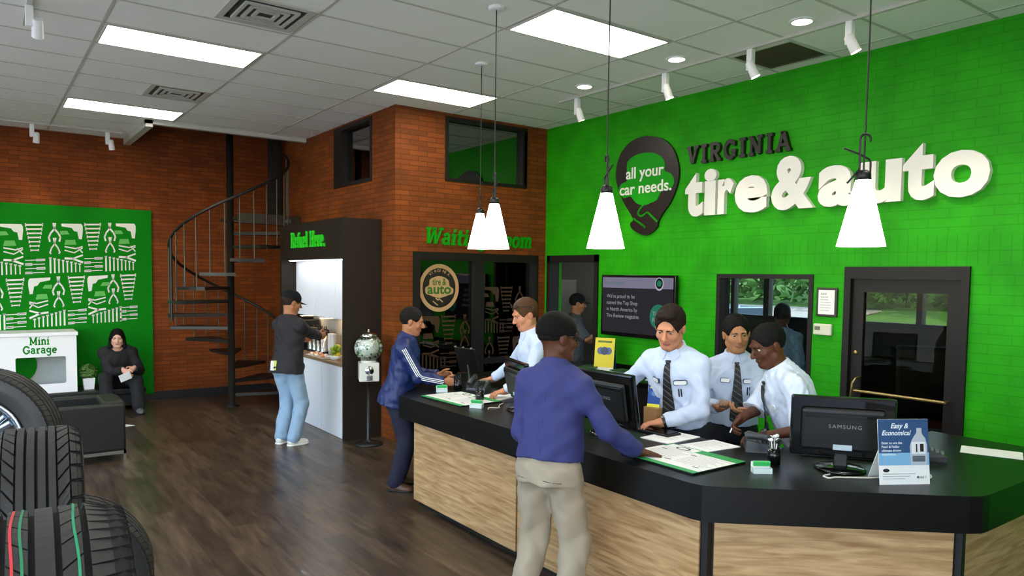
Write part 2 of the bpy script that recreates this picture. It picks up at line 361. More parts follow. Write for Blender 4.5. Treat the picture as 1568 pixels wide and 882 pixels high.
# ------------------------------------------------------------------ room shell
def wall(name, kind, p0, p1, u0, u1, z0, z1, m, holes=()):
    us = sorted({u0, u1, *[h[i] for h in holes for i in (0, 1)]}); zs = sorted({z0, z1, *[h[i] for h in holes for i in (2, 3)]})
    b = MB()
    for i in range(len(us)-1):
        for k in range(len(zs)-1):
            uc, zc = (us[i]+us[i+1])/2, (zs[k]+zs[k+1])/2
            if any(h[0] < uc < h[1] and h[2] < zc < h[3] for h in holes): continue
            if kind == 'x': b.box(p0, p1, us[i], us[i+1], zs[k], zs[k+1])
            else: b.box(us[i], us[i+1], p0, p1, zs[k], zs[k+1])
    return struct(b.build(name, m))
XG, YB, YW, XS, ZC = 6.28, 12.43, 7.81, 4.0, 3.985
struct(MB().box(-3, 11, -3, 12.6, -.1, 0).build('floor', M_FLOOR))
c = MB()
for x0, x1, y0, y1 in ((-3, 9.6, -3, 10.72), (-3, 1.9, 10.72, 12.6), (4.1, 9.6, 10.72, 12.6)): c.box(x0, x1, y0, y1, ZC, ZC+.08, 0)
x = .87-1.30*3
while x < XG:
    c.box(x-.012, x+.012, -3, 10.70 if x > 1.8 else YB, ZC-.005, ZC+.01, 1); x += .65 if False else 1.30
y = 4.265-.6225*11
while y < YB:
    c.box(-3, 1.9 if y > 10.7 else (XS if y > YW else XG), y-.012, y+.012, ZC-.0045, ZC+.01, 1); y += .6225
c.box(1.84, 1.93, 10.66, YB, ZC-.09, ZC+.0, 1); c.box(1.84, XS, 10.66, 10.74, ZC-.05, ZC, 1)
struct(c.build('ceiling', [M_CEIL, M_TEE]))
struct(MB().box(1.7, 4.4, 10.6, 12.6, 6.2, 6.3).build('ceiling', mat('stairwell_lid', '3a3632', .9)))
wall('wall_stairwell', 'y', 10.72, 10.84, 1.9, 4.0, ZC+.08, 6.2, M_BRICKD)
wall('wall_stairwell', 'x', 1.78, 1.9, 10.72, YB, ZC+.08, 6.2, M_BRICKD)
wall('wall_right', 'x', XG, XG+.2, -3, 8.0, 0, ZC, M_GREEN, [(6.78, 7.70, 0, 2.26), (3.83, 4.93, .95, 2.05), (2.5, 3.52, 0, 2.12)])
wall('wall_back', 'y', YB, YB+.2, -3, XS+.2, 0, 6.2, M_BRICKD)
wall('wall_stair', 'x', XS, XS+.22, 8.03, YB, 0, 6.2, M_BRICK, [(8.43, 9.61, 3.155, 3.955)])
wall('wall_waiting', 'y', YW, YW+.22, XS, XG, 0, ZC, M_BRICK, [(4.68, 5.94, 3.155, 3.945), (4.24, 6.155, 0, 2.28)])
wall('wall_left', 'x', -3.2, -3, -3, YB, 0, ZC, M_WHITE, [(-2.6, 9.5, .35, 3.5)])
wall('wall_front', 'y', -3.2, -3, -3.2, 9.7, 0, ZC, M_WHITE, [(-2.6, .4, .35, 3.5)])
# rooms beyond
wall('wall_lounge', 'y', 12.3, 12.45, 4.22, 9.6, 0, ZC, M_BROWNW)
wall('wall_lounge', 'x', XG, XG+.2, 8.0, 12.3, 0, ZC, M_BROWNW)
wall('wall_corridor', 'x', 8.0, 8.12, 7.4, 12.3, 0, ZC, M_GREY)
wall('wall_vestibule', 'x', 9.5, 9.62, -3, 8.2, 0, ZC, mat('vestibule_wall', '35322d', .8), [(3.2, 7.9, 1.40, 2.9)])
wall('wall_vestibule', 'y', 8.2, 8.3, 8.12, 9.62, 0, ZC, M_GREY)
def base(name, *b): struct(MB().box(*b).build(name, M_BLKMET))
base('baseboard_back', -3, XS, YB-.02, YB, 0, .13)
base('baseboard_stair', XS-.02, XS, 10.5, YB-.02, 0, .13)
base('baseboard_right', XG-.015, XG, -3, 2.46, 0, .12)
# window frames and panes -------------------------------------------------
def window(name, kind, plane, u0, u1, z0, z1, fw, pane, mull=(), depth=.10, out=.01, extra=()):
    b = MB()
    def bx(a0, a1, c0, c1):
        if kind == 'x': b.box(plane-out, plane+depth, a0, a1, c0, c1)
        else: b.box(a0, a1, plane-out, plane+depth, c0, c1)
    bx(u0, u0+fw, z0, z1); bx(u1-fw, u1, z0, z1); bx(u0+fw, u1-fw, z1-fw, z1); bx(u0+fw, u1-fw, z0, z0+fw)
    for m_, w in mull: bx(m_-w/2, m_+w/2, z0+fw, z1-fw)
    for (a0, a1, c0, c1) in extra: bx(a0, a1, c0, c1)
    fr = struct(b.build(name, M_FRAME))
    p = MB()
    pp = plane+depth*.5
    if kind == 'x': p.box(pp, pp+.006, u0+fw, u1-fw, z0+fw, z1-fw)
    else: p.box(u0+fw, u1-fw, pp, pp+.006, z0+fw, z1-fw)
    p.build('pane', pane, fr)
    return fr
window('window_1', 'y', YW, 4.68, 5.94, 3.155, 3.945, .045, M_DARKGL, [(5.90, .07)], .12)
window('window_2', 'x', XS, 8.43, 9.61, 3.155, 3.955, .05, M_DARKGL, [(9.45, .22)], .14)
w3 = window('window_3', 'y', YW, 4.24, 6.155, 0.03, 2.28, .10, M_MIDGL, [(5.20, .15)], .12, extra=[(5.27, 6.06, .86, .93)])
window('window_4', 'x', XG, 3.83, 4.93, .95, 2.05, .045, glass('window_pane', 'eef2f0', .005, 1.14), (), .16)
window('window_5', 'x', 9.5, 3.2, 7.9, 1.40, 2.9, .06, glass('outer_pane', 'eef2f0', .005, 1.14), [(4.35, .07), (5.45, .07), (6.55, .09), (7.15, .06)], .1)
# sills and door frames
struct(MB().box(XG-.03, XG+.14, 6.74, 6.80, 0, 2.28).box(XG-.03, XG+.14, 7.68, 7.74, 0, 2.28).box(XG-.03, XG+.14, 6.74, 7.74, 2.19, 2.28).build('trim_1', M_FRAME))
# glazed right-hand door
fr = MB(); Y0, Y1 = 2.5, 3.52
fr.box(XG-.03, XG+.12, Y0, Y0+.06, 0, 2.12).box(XG-.03, XG+.12, Y1-.06, Y1, 0, 2.12).box(XG-.03, XG+.12, Y0+.06, Y1-.06, 2.016, 2.12)
fr = struct(fr.build('trim_2', M_FRAME))
d2 = MB().box(XG+.01, XG+.06, Y0+.065, Y0+.165, .02, 2.015).box(XG+.01, XG+.06, Y1-.165, Y1-.065, .02, 2.015).box(XG+.01, XG+.06, Y0+.165, Y1-.165, 1.90, 2.015).box(XG+.01, XG+.06, Y0+.165, Y1-.165, .02, .26)
d2 = struct(d2.build('door_1', M_FRAME))
MB().box(XG+.03, XG+.036, Y0+.165, Y1-.165, .26, 1.90).build('pane', glass('door_pane', 'd8d4c4', .005, 1.14), d2)
M_BRASSY = mat('worn_brass', 'a08a5a', .35, .9)
MB().tube([(XG-.05, Y0+.13, 1.03), (XG-.05, Y1-.14, 1.03)], .013, 10).tube([(XG-.05, Y0+.13, 1.03), (XG+.012, Y0+.13, 1.03)], .01).tube([(XG-.05, Y1-.14, 1.03), (XG+.012, Y1-.14, 1.03)], .01).build('push_bar', M_BRASSY, d2)
MB().tube([(XG+.012, Y1-.11, .92), (XG-.05, Y1-.11, .93), (XG-.06, Y1-.115, .98), (XG-.06, Y1-.13, 1.1), (XG-.045, Y1-.15, 1.14), (XG+.012, Y1-.15, 1.14)], .011, 10).build('pull_handle', M_BRASSY, d2)
MB().lathe([(.0, XG-.004), (.02, XG-.004), (.02, XG+.012)], (0, Y1-.11, 1.36), 14, 0, 'x').build('lock', M_BRASSY, d2)

# ------------------------------------------------------------------ ceiling fittings
def ceiling_light(i, j, label=None):
    x0, y0 = .87+1.30*i, 4.265+.6225*j
    o = empty('ceiling_light', (x0+.65, y0+.311, ZC), 0, label, 'light fixture', 'fluorescent ceiling panels')
    f = MB(); hx, hy, t = .625, .296, .012
    f.box(-hx, hx, -hy, -hy+t, -.014, 0).box(-hx, hx, hy-t, hy, -.014, 0).box(-hx, -hx+t, -hy+t, hy-t, -.014, 0).box(hx-t, hx, -hy+t, hy-t, -.014, 0)
    f.build('frame', M_TEE, o); MB().box(-hx+t, hx-t, -hy+t, hy-t, -.008, 0).build('diffuser', M_DIFF, o)
    return o
ceiling_light(0, 4, 'glowing white ceiling panel beside the larger square air vent at upper left')
ceiling_light(0, 9, 'glowing white ceiling panel farthest away, nearest the spiral staircase')
ceiling_light(2, 0, 'largest glowing ceiling panel, nearest the row of track spotlights')
ceiling_light(2, 4, 'glowing white ceiling panel just in front of the brick corner column')
for i, j in ((0, -1), (0, -6), (2, -5), (-2, 4), (-2, -1), (-2, -6), (-2, 9)): ceiling_light(i, j, 'glowing white ceiling panel outside the view, behind or left of the viewer')
def vent(cx, cy, label):
    o = empty('ceiling_vent', (cx, cy, ZC), 0, label, 'vent', 'square ceiling air vents')
    def ring(b, h, t, z0, z1, mi=0):
        b.box(-h, h, -h, -h+t, z0, z1, mi).box(-h, h, h-t, h, z0, z1, mi).box(-h, -h+t, -h+t, h-t, z0, z1, mi).box(h-t, h, -h+t, h-t, z0, z1, mi)
    b = MB(); ring(b, .30, .05, -.012, 0); b.build('frame', M_TEE, o)
    MB().box(-.25, .25, -.25, .25, -.004, -.001).build('dark_throat', M_BLKPL, o)
    for k, h in enumerate((.205, .145, .085)):
        b = MB(); ring(b, h, .024, -.022, -.006); b.build('louvre', M_TEE, o)
    return o
vent(1.84, 5.76, 'larger looking square louvred vent at the top edge beside the nearest left panel')
vent(1.85, 8.89, 'smaller looking square louvred vent between the two left ceiling panels')
o = empty('return_grille', (5.80, 3.94, ZC), 0, 'brown square return air grille in ceiling above the green wall', 'vent')
b = MB(); b.box(-.31, .31, -.31, -.285, -.012, 0).box(-.31, .31, .285, .31, -.012, 0).box(-.31, -.285, -.285, .285, -.012, 0).box(.285, .31, -.285, .285, -.012, 0).build('frame', M_TEE, o)
b = MB(); b.box(-.285, .285, -.285, .285, -.003, -.001)
for k in range(26): b.box(-.285, .285, -.283+k*.022, -.274+k*.022, -.010, -.003)
b.build('grille_slats', mat('grille_brown', '5c5040', .7), o)
def downlight(x, y, label):
    o = empty('downlight', (x, y, ZC), 0, label, 'light fixture', 'recessed round downlights')
    MB().lathe([(.098, 0), (.098, -.008), (.074, -.012), (.074, -.002)], n=28).build('trim_ring', M_WHITE, o)
    MB().lathe([(.074, -.004), (.0, -.004)], n=28).build('lens', M_DOWN, o)
    return o
downlight(5.17, 3.331, 'largest looking round recessed downlight, above right part of the wall sign')
downlight(5.175, 4.583, 'middle round recessed downlight in the row beside the spotlight track')
downlight(5.17, 5.822, 'smallest looking round recessed downlight, nearest the brick corner')
downlight(5.20, 2.62, 'round recessed downlight cut off by the top edge of view')
def rail(name, p0, p1, label):
    a, b_ = np.array(p0, float), np.array(p1, float); d = b_-a
    o = MB().obox((a+b_)/2, d, np.cross([0, 0, 1.], d), (0, 0, 1), np.linalg.norm(d)/2, .017, .011).build(name, M_TEE)
    return tag(o, label, 'track rail')
rail('track_rail', (5.40, 6.50, ZC-.011), (5.40, .4, ZC-.011), 'white ceiling track rail carrying the spotlights along green wall')
rail('track_rail', (-.6, 11.9, ZC-.011), (1.75, 11.9, ZC-.011), 'white ceiling track rail by the back brick wall above tool panel')
rail('track_rail', (.37, 6.0, ZC-.011), (.37, 7.2, ZC-.011), 'short white ceiling track rail at upper left corner of view')
def spot(x, y, aim, label, power=1.0, stem=.18, group='track spotlights along the green wall'):
    o = empty('spotlight', (x, y, ZC-.022), 0, label, 'spotlight', group)
    a = np.array(aim, float)-np.array([x, y, ZC-.022-stem]); a /= np.linalg.norm(a)
    s_ = np.cross(a, [0, 0, 1.]); s_ /= np.linalg.norm(s_)
    MB().box(-.027, .027, -.027, .027, -stem, 0, 0, .006).build('driver_box', M_WHITE, o)
    p = np.array([0, 0, -stem+.01])+s_*.05
    MB().tube([p-s_*.03, p+s_*.0], .009, 8).build('swivel', M_WHITE, o)
    q0, q1 = p-a*.055, p+a*.085
    h = MB().tube([q0, q0+a*.012, q1], [.026, .036, .040], 18, cap=False).tube([q0, q0-a*.001], .026, 18).build('lamp_head', M_WHITE, o)
    MB().tube([q1-a*.012, q1-a*.010], .036, 18).build('lens', M_DOWN, h)
    l = bpy.data.lights.new('spot_beam', 'SPOT'); l.energy = P_SPOT*power; l.color = (1, .86, .62); l.spot_size = R(64); l.spot_blend = .8; l.shadow_soft_size = .03
    lo = bpy.data.objects.new('spot_beam', l); COL.objects.link(lo); lo.parent = o
    lo.location = Vector(p+a*.10); lo.rotation_euler = Vector(a).to_track_quat('-Z', 'Y').to_euler()
    return o
spot(5.40, 6.195, (6.2, 6.0, 1.7), 'white track spotlight nearest the brick corner, leftmost on right track')
spot(5.40, 4.915, (6.1, 4.5, 1.7), 'white track spotlight above the black sign letters, beside middle downlight')
spot(5.40, 3.954, (6.1, 3.3, 1.7), 'white track spotlight in front of the brown return grille')
spot(5.40, 3.071, (6.1, 2.3, 1.7), 'white track spotlight right of the largest downlight', 1.3)
spot(5.40, 1.9, (6.1, 1.2, 1.7), 'white track spotlight outside the view at right end of track', 1.2)
spot(.37, 6.636, (.5, 8.8, 1.2), 'white spotlight hanging at the upper left corner of view', .8, .15, 'spotlights at the left')
spot(.66, 11.9, (.6, 12.4, 2.0), 'white spotlight above the left part of green tool panel', .4, .17, 'spotlights at the left')
spot(1.56, 11.9, (1.9, 12.4, 1.9), 'white spotlight at ceiling edge beside the stairwell opening', .4, .17, 'spotlights at the left')

# ------------------------------------------------------------------ pendant lamps
M_SHADE = emis('opal_shade', 'fffdf8', P_PEND)
def pendant(x, y, zb, label, hook=0.0, rz=0.0):
    o = empty('pendant_lamp', (x, y, ZC), rz, label, 'pendant lamp', 'white cone pendant lamps over the counter')
    b = zb-ZC; t = b+.34
    MB().lathe([(0, 0), (.062, 0), (.062, -.012), (.05, -.022), (0, -.022)], n=24).build('ceiling_rose', M_WHITE, o)
    MB().tube([(0, 0, -.02), (.004, 0, t*.5), (0, 0, t+.03)], .0045, 6).build('cord', M_BLKMET, o)
    MB().lathe([(.035, t), (.116, b), (.113, b), (.032, t-.005)], n=36).lathe([(.0, b+.012), (.112, b+.012)], n=36).build('shade', M_SHADE, o)
    MB().lathe([(0, t+.045), (.02, t+.045), (.036, t+.03), (.038, t-.004), (.033, t-.006)], n=24).build('collar', M_BLKPL, o)
    h = MB(); z = t+.03
    h.tube([(-.022, 0, z), (-.022, 0, z+.17)]+[(-.022+.026+.026*math.cos(R(a)), 0, z+.17+.028*math.sin(R(a))) for a in range(180, -40, -20)], .006, 8)
    h.tube([(-.085-hook, .0, z+.125), (-.022, 0, z+.095), (.028, 0, z+.07), (.034, 0, z+.055), (.034, 0, z)], .0055, 8)
    if hook: h.tube([(-.022, 0, z+.02), (-.075, 0, z-.045), (-.082, 0, z-.05)], .0055, 8)
    h.build('hook_handle', M_BLKPL, o)
    l = bpy.data.lights.new('bulb', 'POINT'); l.energy = 7; l.color = (1, .93, .8); l.shadow_soft_size = .05
    lo = bpy.data.objects.new('bulb', l); COL.objects.link(lo); lo.parent = o; lo.location = (0, 0, b-.06)
    return o
pendant(3.875, 5.815, 2.253, 'smallest white cone pendant lamp, farthest back, overlapped by its neighbour', 0, R(60))
pendant(3.16, 4.55, 2.203, 'white cone pendant lamp with the wall lettering hidden behind it', 0, R(75))
pendant(3.135, 3.31, 2.178, 'white cone pendant lamp hanging just left of the black emblem', 0, R(70))
pendant(3.66, 1.98, 2.175, 'largest white cone pendant lamp, in front of sign letter, with black hook', .02, R(-36))
# ------------------------------------------------------------------ wall signs
MG = wallM('x', XG)
def uG(x, y): p = onx(x, y, XG); return (-p[1], p[2])
def crop8(pts): return [uG(900+x/2.347, 180+y/2.347) for x, y in pts]
def smooth_poly(p, n=5, closed=True):
    p = [np.array(q, float) for q in p]; N = len(p); out = []
    for i in range(N if closed else N-1):
        a, b, c_, d = (p[(i-1) % N], p[i], p[(i+1) % N], p[(i+2) % N]) if closed else (p[max(i-1, 0)], p[i], p[i+1], p[min(i+2, N-1)])
        for k in range(n):
            t = k/n; out.append(tuple(.5*((2*b)+(c_-a)*t+(2*a-5*b+4*c_-d)*t*t+(3*b-a-3*c_+d)*t**3)))
    if not closed: out.append(tuple(p[-1]))
    return out
M_SBLK = mat('sign_black', '1d1512', .35); M_SWHT = mat('sign_white', 'f4f2ea', .5)
OUT = [(235, 68), (280, 80), (315, 118), (333, 180), (328, 240), (305, 300), (275, 345), (259, 375), (252, 398), (215, 424), (170, 405), (158, 382), (168, 363), (132, 300), (111, 240), (108, 190), (124, 132), (158, 90), (200, 70)]
CLOUD = [(148, 190), (152, 158), (185, 134), (235, 127), (272, 142), (285, 170), (284, 192), (308, 204), (318, 232), (304, 258), (272, 266), (256, 296), (232, 308), (210, 316), (182, 308), (160, 284), (136, 290), (119, 268), (126, 242), (150, 226)]
em = empty('emblem_sign', (0, 0, 0), 0, 'black round emblem with green cloud and handshake on the green wall', 'sign')
MB().prism(smooth_poly(crop8(OUT), 4), MG, .03).build('backing', M_SBLK, em)
MB().prism(smooth_poly(crop8(CLOUD), 4), MG, .034).build('cloud', M_GRN, em)
def stroke(mb, pts, w, M, d0, d1, mi=0):
    for i in range(len(pts)-1):
        a, b = np.array(pts[i], float), np.array(pts[i+1], float); t = (b-a)/(np.linalg.norm(b-a)+1e-9); n = np.array([-t[1], t[0]])*w/2; a = a-t*w*.2; b = b+t*w*.2
        q = [a-n, b-n, b+n, a+n]
        mb.add([M(p[0], p[1], d1) for p in q]+[M(p[0], p[1], d0) for p in q], [(0, 1, 2, 3), (4, 5, 1, 0), (6, 7, 3, 2), (5, 6, 2, 1), (7, 4, 0, 3)], mi)
b = MB()
stroke(b, smooth_poly(crop8([(216, 305), (196, 328), (188, 345), (198, 355), (212, 348), (222, 342), (240, 358), (256, 374)]), 3, False), .022, MG, .03, .036)
b.build('handshake_lines', M_GRN, em); b = MB()
stroke(b, smooth_poly(crop8([(172, 364), (182, 372), (194, 380), (206, 389), (212, 396)]), 3, False), .02, MG, .03, .036)
b.build('handshake_lines', M_GRN, em)
def fit_text(name, body, size, u0, u1, v, M, depth, material, parent, bold=0, shear=0, spacing=1.0):
    a, b_, c_, d = text_bounds(body, size, bold, shear, spacing); k = (u1-u0)/(b_-a)
    return text_mesh(name, body, size, lambda x, y, z: M(u0+(x-a*k), v+y, z), depth, material, parent, bold, shear, 'LEFT', k, spacing)
t0, t1 = crop8([(146, 222), (280, 215)]); fit_text('lettering', 'all your', .185, t0[0], t1[0], t0[1]-.005, MG, .040, M_SWHT, em, .012)
t0, t1 = crop8([(123, 280), (308, 262)]); fit_text('lettering', 'car needs.', .185, t0[0], t1[0], t0[1]-.005, MG, .040, M_SWHT, em, .012)
sg = empty('wall_sign', (0, 0, 0), 0, 'large black and white raised shop sign lettering on the green wall', 'sign')
# letters of the big white word mark: pixel extents left to right
H_ = .50
for ch, xa, xb in (('t', 1054, 1081), ('i', 1083, 1101), ('r', 1104, 1128), ('e', 1130, 1180), ('&', 1186, 1251), ('a', 1257, 1315), ('u', 1321, 1384), ('t', 1386, 1434), ('o', 1433, 1519)):
    size = .66; a, b_, c_, d = text_bounds(ch, size, .045)
    u0, u1 = uG(xa, 290)[0], uG(xb, 290)[0]
    fit_text('letter', ch, size, u0, u1, 2.695, MG, .05, M_SWHT, sg, .045)
uV0, uV1 = uG(1056, 235)[0], uG(1216, 215)[0]
w_ = slab_width('VIRGINIA', .185, .22)
slab_letters('VIRGINIA', .185, lambda x, y, z: (XG-z, -(uV0+x*(uV1-uV0)/w_*1.02), 3.225+y), .045, M_SBLK, sg, 1.45, 0, .22)
MW = wallM('y', YW)
ws = empty('wall_lettering', (0, 0, 0), 0, 'green raised italic lettering on brick above the glass waiting area front', 'sign')
pa, pb = ony(648, 372, YW), ony(813, 380, YW); w_ = slab_width('Waiting Room', .20, .06)
slab_letters('Waiting Room', .20, lambda x, y, z: (pa[0]+x*(pb[0]-pa[0])/w_, YW-z, 2.375+y), .03, M_GRN, ws, 1.15, .22, .06)

# ------------------------------------------------------------------ tool panel on the back wall
tp = empty('tool_panel', (0, 0, 0), 0, 'large green wall panel printed with white tool silhouettes, on back brick wall', 'wall panel')
MB().box(-1.2, 2.20, YB-.04, YB-.001, .10, 2.93, 0, .004).build('board', M_PANELG, tp)
M_TOOL = mat('print_white', 'e3e6dd', .6); M_TOOL2 = mat('print_pale', '5db552', .6)
def tools(mb, M, items):
    """silhouettes in drawing units: items = (kind, x, y)"""
    def poly(pts, x, y, mi=0, mir=False): p = [((x+(145-u if mir else u)), y+v) for u, v in pts]; mb.prism(p[::-1] if mir else p, M, .0015, mi)
    def line(pts, x, y, w, mi=0, mir=False): stroke(mb, [((x+(145-u if mir else u)), y+v) for u, v in pts], w, M, 0, .0015, mi)
    for kind, x, y in items:
        if kind[0] == 'd':
            q = kind == 'dm'
            poly([(8, 2), (128, 4), (136, 16), (137, 40), (130, 90), (112, 88), (104, 48), (84, 44), (70, 26), (10, 17)], x, y, 0, q)
            poly([(0, 42), (42, 42), (56, 62), (0, 64)], x, y, 1, q); poly([(32, 92), (88, 92), (96, 120), (24, 120)], x, y, 1, q)
            line([(26, 130), (92, 142), (132, 132)], x, y, 7, 0, q); line([(26, 150), (82, 165), (132, 140)], x, y, 6, 0, q); line([(102, 135), (132, 165)], x, y, 7, 0, q)
            line([(26, 195), (72, 198), (132, 220)], x, y, 11, 0, q); line([(72, 198), (132, 180)], x, y, 9, 0, q)
        if kind == 'w':
            for k in range(7):
                w = 96-9*k; v = 8+23*k
                for p_, t in (([(-w/2, v), (w/2, v)], 9-.5*k), ([(-w/2, v-8+k*.6), (-w/2, v+8-k*.6)], 7), ([(w/2, v-8+k*.6), (w/2, v+8-k*.6)], 7)): line(p_, x, y, t)
        if kind == 'p':
            for k, y0 in enumerate((0, 82)):
                s = 1-.15*k
                line([(-6, y0), (0, y0+32)], x, y, 9); line([(6, y0), (0, y0+32)], x, y, 9)
                for d in (-1, 1): line([(0, y0+30), (d*22*s, y0+54), (d*34*s, y0+78), (d*28*s, y0+100*s)], x, y, 10*s)
        if kind == 's':
            for k in range(4):
                v = 23*k; h = (-54, -18) if k % 2 else (10, 56)
                line([(-55, v), (55, v)], x, y, 4); line([(h[0], v), (h[1], v)], x, y, 13)
        if kind[0] == 'k':
            for k in range(8):
                h = 82-5.5*k; u = 25*k if kind == 'k' else 175-25*k
                line([(u, 0), (u, -h)], x, y, 10-.5*k); line([(u-6, -h), (u+6, -h)], x, y, 8)
TPX = lambda u, v, d: (.26+u*.00208, YB-.04-d, 2.91-(v-125-.045*u)*.00259)
b = MB(); T_ = []
for x in (-345, 5, 355, 690): T_.append(('d', x, 232))
for x in (-145, 205, 553): T_.append(('w', x, 232)); T_.append(('s', x, 432))
for x in (-28, 322, 660): T_.append(('p', x, 232)); T_.append(('k', x-28, 505))
for x in (-260, 90, 447, 772): T_.append(('w', x, 528)); T_.append(('s', x, 722))
for x in (-190, 155, 505): T_.append(('dm', x, 528)); T_.append(('kr', x+40, 800))
for x in (-14, 338, 675): T_.append(('p', x, 528))
tools(b, TPX, T_)
keep = b
keep.build('tool_print', [M_TOOL, M_TOOL2], tp)

# ------------------------------------------------------------------ spiral staircase
sp_ = empty('spiral_staircase', (3.055, 11.228, 0), 0, 'black metal spiral staircase in the back corner between brick walls', 'staircase')
M_ST = mat('stair_metal', '26241f', .4, .3); M_STR = mat('stair_rod', '4a463b', .35, .5)
MB().lathe([(.0, 0), (.11, 0), (.11, .012), (.05, .014), (.05, 4.9), (0, 4.9)], n=20).build('pole', M_ST, sp_)
RT = .86; rise = .2
pts_rail = []
for k in range(14):
    z = rise*(k+1)-.005; a0 = R(27*k-16); a1 = R(27*k+16)
    b = MB(); t = MB()
    poly = [(.05*math.cos(a0), .05*math.sin(a0))]+[(RT*math.cos(a0+(a1-a0)*i/4), RT*math.sin(a0+(a1-a0)*i/4)) for i in range(5)]+[(.05*math.cos(a1), .05*math.sin(a1))]
    b.prism(poly, lambda x, y, d: (x, y, z-.045+d), .045)
    b.build('tread', M_ST, sp_)
    for q in ((-.5, .5) if k else (.5,)):
        a = R(27*(k+q*.5)); zt = z+.92+rise*q*.5
        MB().tube([(RT*.965*math.cos(a), RT*.965*math.sin(a), z-.06), (RT*.965*math.cos(a), RT*.965*math.sin(a), zt)], .009, 8).build('baluster', M_STR, sp_)
hr = [(RT*.965*math.cos(R(a)), RT*.965*math.sin(R(a)), .92+rise*(a/27+1)) for a in range(-14, 366, 6)]
MB().tube(hr, .021, 10).build('handrail', M_ST, sp_)
MB().tube([(RT*.965*math.cos(R(184)), RT*.965*math.sin(R(184)), 1.30), (RT*.965*math.cos(R(184)), RT*.965*math.sin(R(184)), hr[33][2])], .02, 8).build('newel', M_ST, sp_)
b = MB().box(.02, .93, -.3, .62, 2.77, 2.82).box(.02, .93, -.33, -.29, 2.72, 2.86); b.build('landing', M_STR, sp_)
cm = MB().box(-.06, .06, -.07, .07, 0, 3.2).box(-.11, .11, -.015, .0, 0, 3.2)
o = cm.build('steel_column', M_ST, None, (3.84, 11.6, 2.82)); tag(o, 'dark steel column standing on stair landing at upper corner', 'column')

# ------------------------------------------------------------------ refreshment kiosk
kx0, kx1, ky0, ky1, kz = 3.512, XS-.001, 8.15, 10.39, 2.665
k_ = empty('kiosk_surround', (0, 0, 0), 0, 'dark brown box surround of the refreshment bar against side brick wall', 'kiosk')
MB().box(kx0, kx1, ky0, ky0+.055, 0, kz).build('side_panel', M_KIOSK, k_); MB().box(kx0, kx1, ky1-.055, ky1, 0, kz).build('side_panel', M_KIOSK, k_)
MB().box(kx0, kx1, ky0+.055, ky1-.055, 2.185, kz).build('header', M_KIOSK, k_)
MB().box(kx1-.02, kx1, ky0+.055, ky1-.055, 0, 2.185).build('back_panel', mat('kiosk_back', 'b9b2a4', .5), k_)
MK = lambda x, y, z: (kx0-z, pa[1]+x*(pb[1]-pa[1])/w_, 2.345+y*1.05)
pa, pb = onx(447, 379, kx0), onx(499, 377, kx0); w_ = slab_width('Refuel Here.', .19, .04)
tag(slab_letters('Refuel Here.', .19, MK, .02, mat('lime_letters', '2fe02a', .4, emit='2fe02a', es=.0), None, 1.2, 0, .04, name='kiosk_lettering', one=True) and bpy.data.objects['kiosk_lettering'], 'bright green slab lettering on the dark kiosk header', 'sign')
def cabinet(name, x0, x1, y0, y1, z0, z1, label, group, handle=None):
    o = empty(name, (0, 0, 0), 0, label, 'cabinet', group)
    MB().box(x0+.02, x1, y0+.001, y1-.001, z0, z1).build('carcass', M_WHITEL, o)
    MB().box(x0, x0+.019, y0+.003, y1-.003, z0+.003, z1-.003, 0, .002).build('door', M_WHITEL, o)
for y0, y1, lb in ((9.62, 10.33, 'left white upper cabinet over the coffee dispensers'), (8.92, 9.615, 'middle white upper cabinet of the refreshment kiosk'), (8.21, 8.915, 'right white upper cabinet, above the fruit bowl')):
    cabinet('upper_cabinet', 3.72, kx1-.021, y0, y1, 1.42, 2.18, lb, 'white upper cabinets of the kiosk')
for y0, y1, lb in ((9.62, 10.33, 'left white base cabinet under kiosk counter, behind the standing man'), (8.92, 9.615, 'middle white base cabinet under the kiosk counter'), (8.21, 8.915, 'right white base cabinet below the fruit bowl')):
    cabinet('base_cabinet', 3.535, kx1-.021, y0, y1, .0, .878, lb, 'white base cabinets of the kiosk')
kc = tag(MB().box(3.52, kx1-.021, 8.207, 10.333, .88, .918, 0, .004).build('kiosk_worktop', mat('beige_worktop', '8f7558', .35, var=.25, vscale=30)), 'speckled beige worktop of the refreshment kiosk', 'worktop')
def kiosk_lamp(y):
    o = empty('cabinet_light', (3.66, y, 1.418), 0, 'small warm light bar under the white upper cabinets', 'light fixture', 'under cabinet light bars')
    MB().box(-.0, .3, -.02, .02, -.012, 0).build('housing', M_WHITE, o); MB().box(.02, .28, -.015, .015, -.014, -.012).build('lens', emis('warm_bar', 'ffd39a', 26), o)
    return o
for y in (8.55, 9.3, 10.0): kiosk_lamp(y)
o = empty('header_light', (3.60, 9.27, 2.185), 0, 'slim white light strip under the dark kiosk header', 'light fixture')
MB().box(-.03, .03, -.95, .95, -.012, -.001).build('housing', M_WHITE, o); MB().box(-.022, .022, -.94, .94, -.015, -.012).build('lens', emis('white_bar', 'f2f6ff', 20), o)
M_STEEL = mat('brushed_steel', 'c9c9c6', .25, 1)
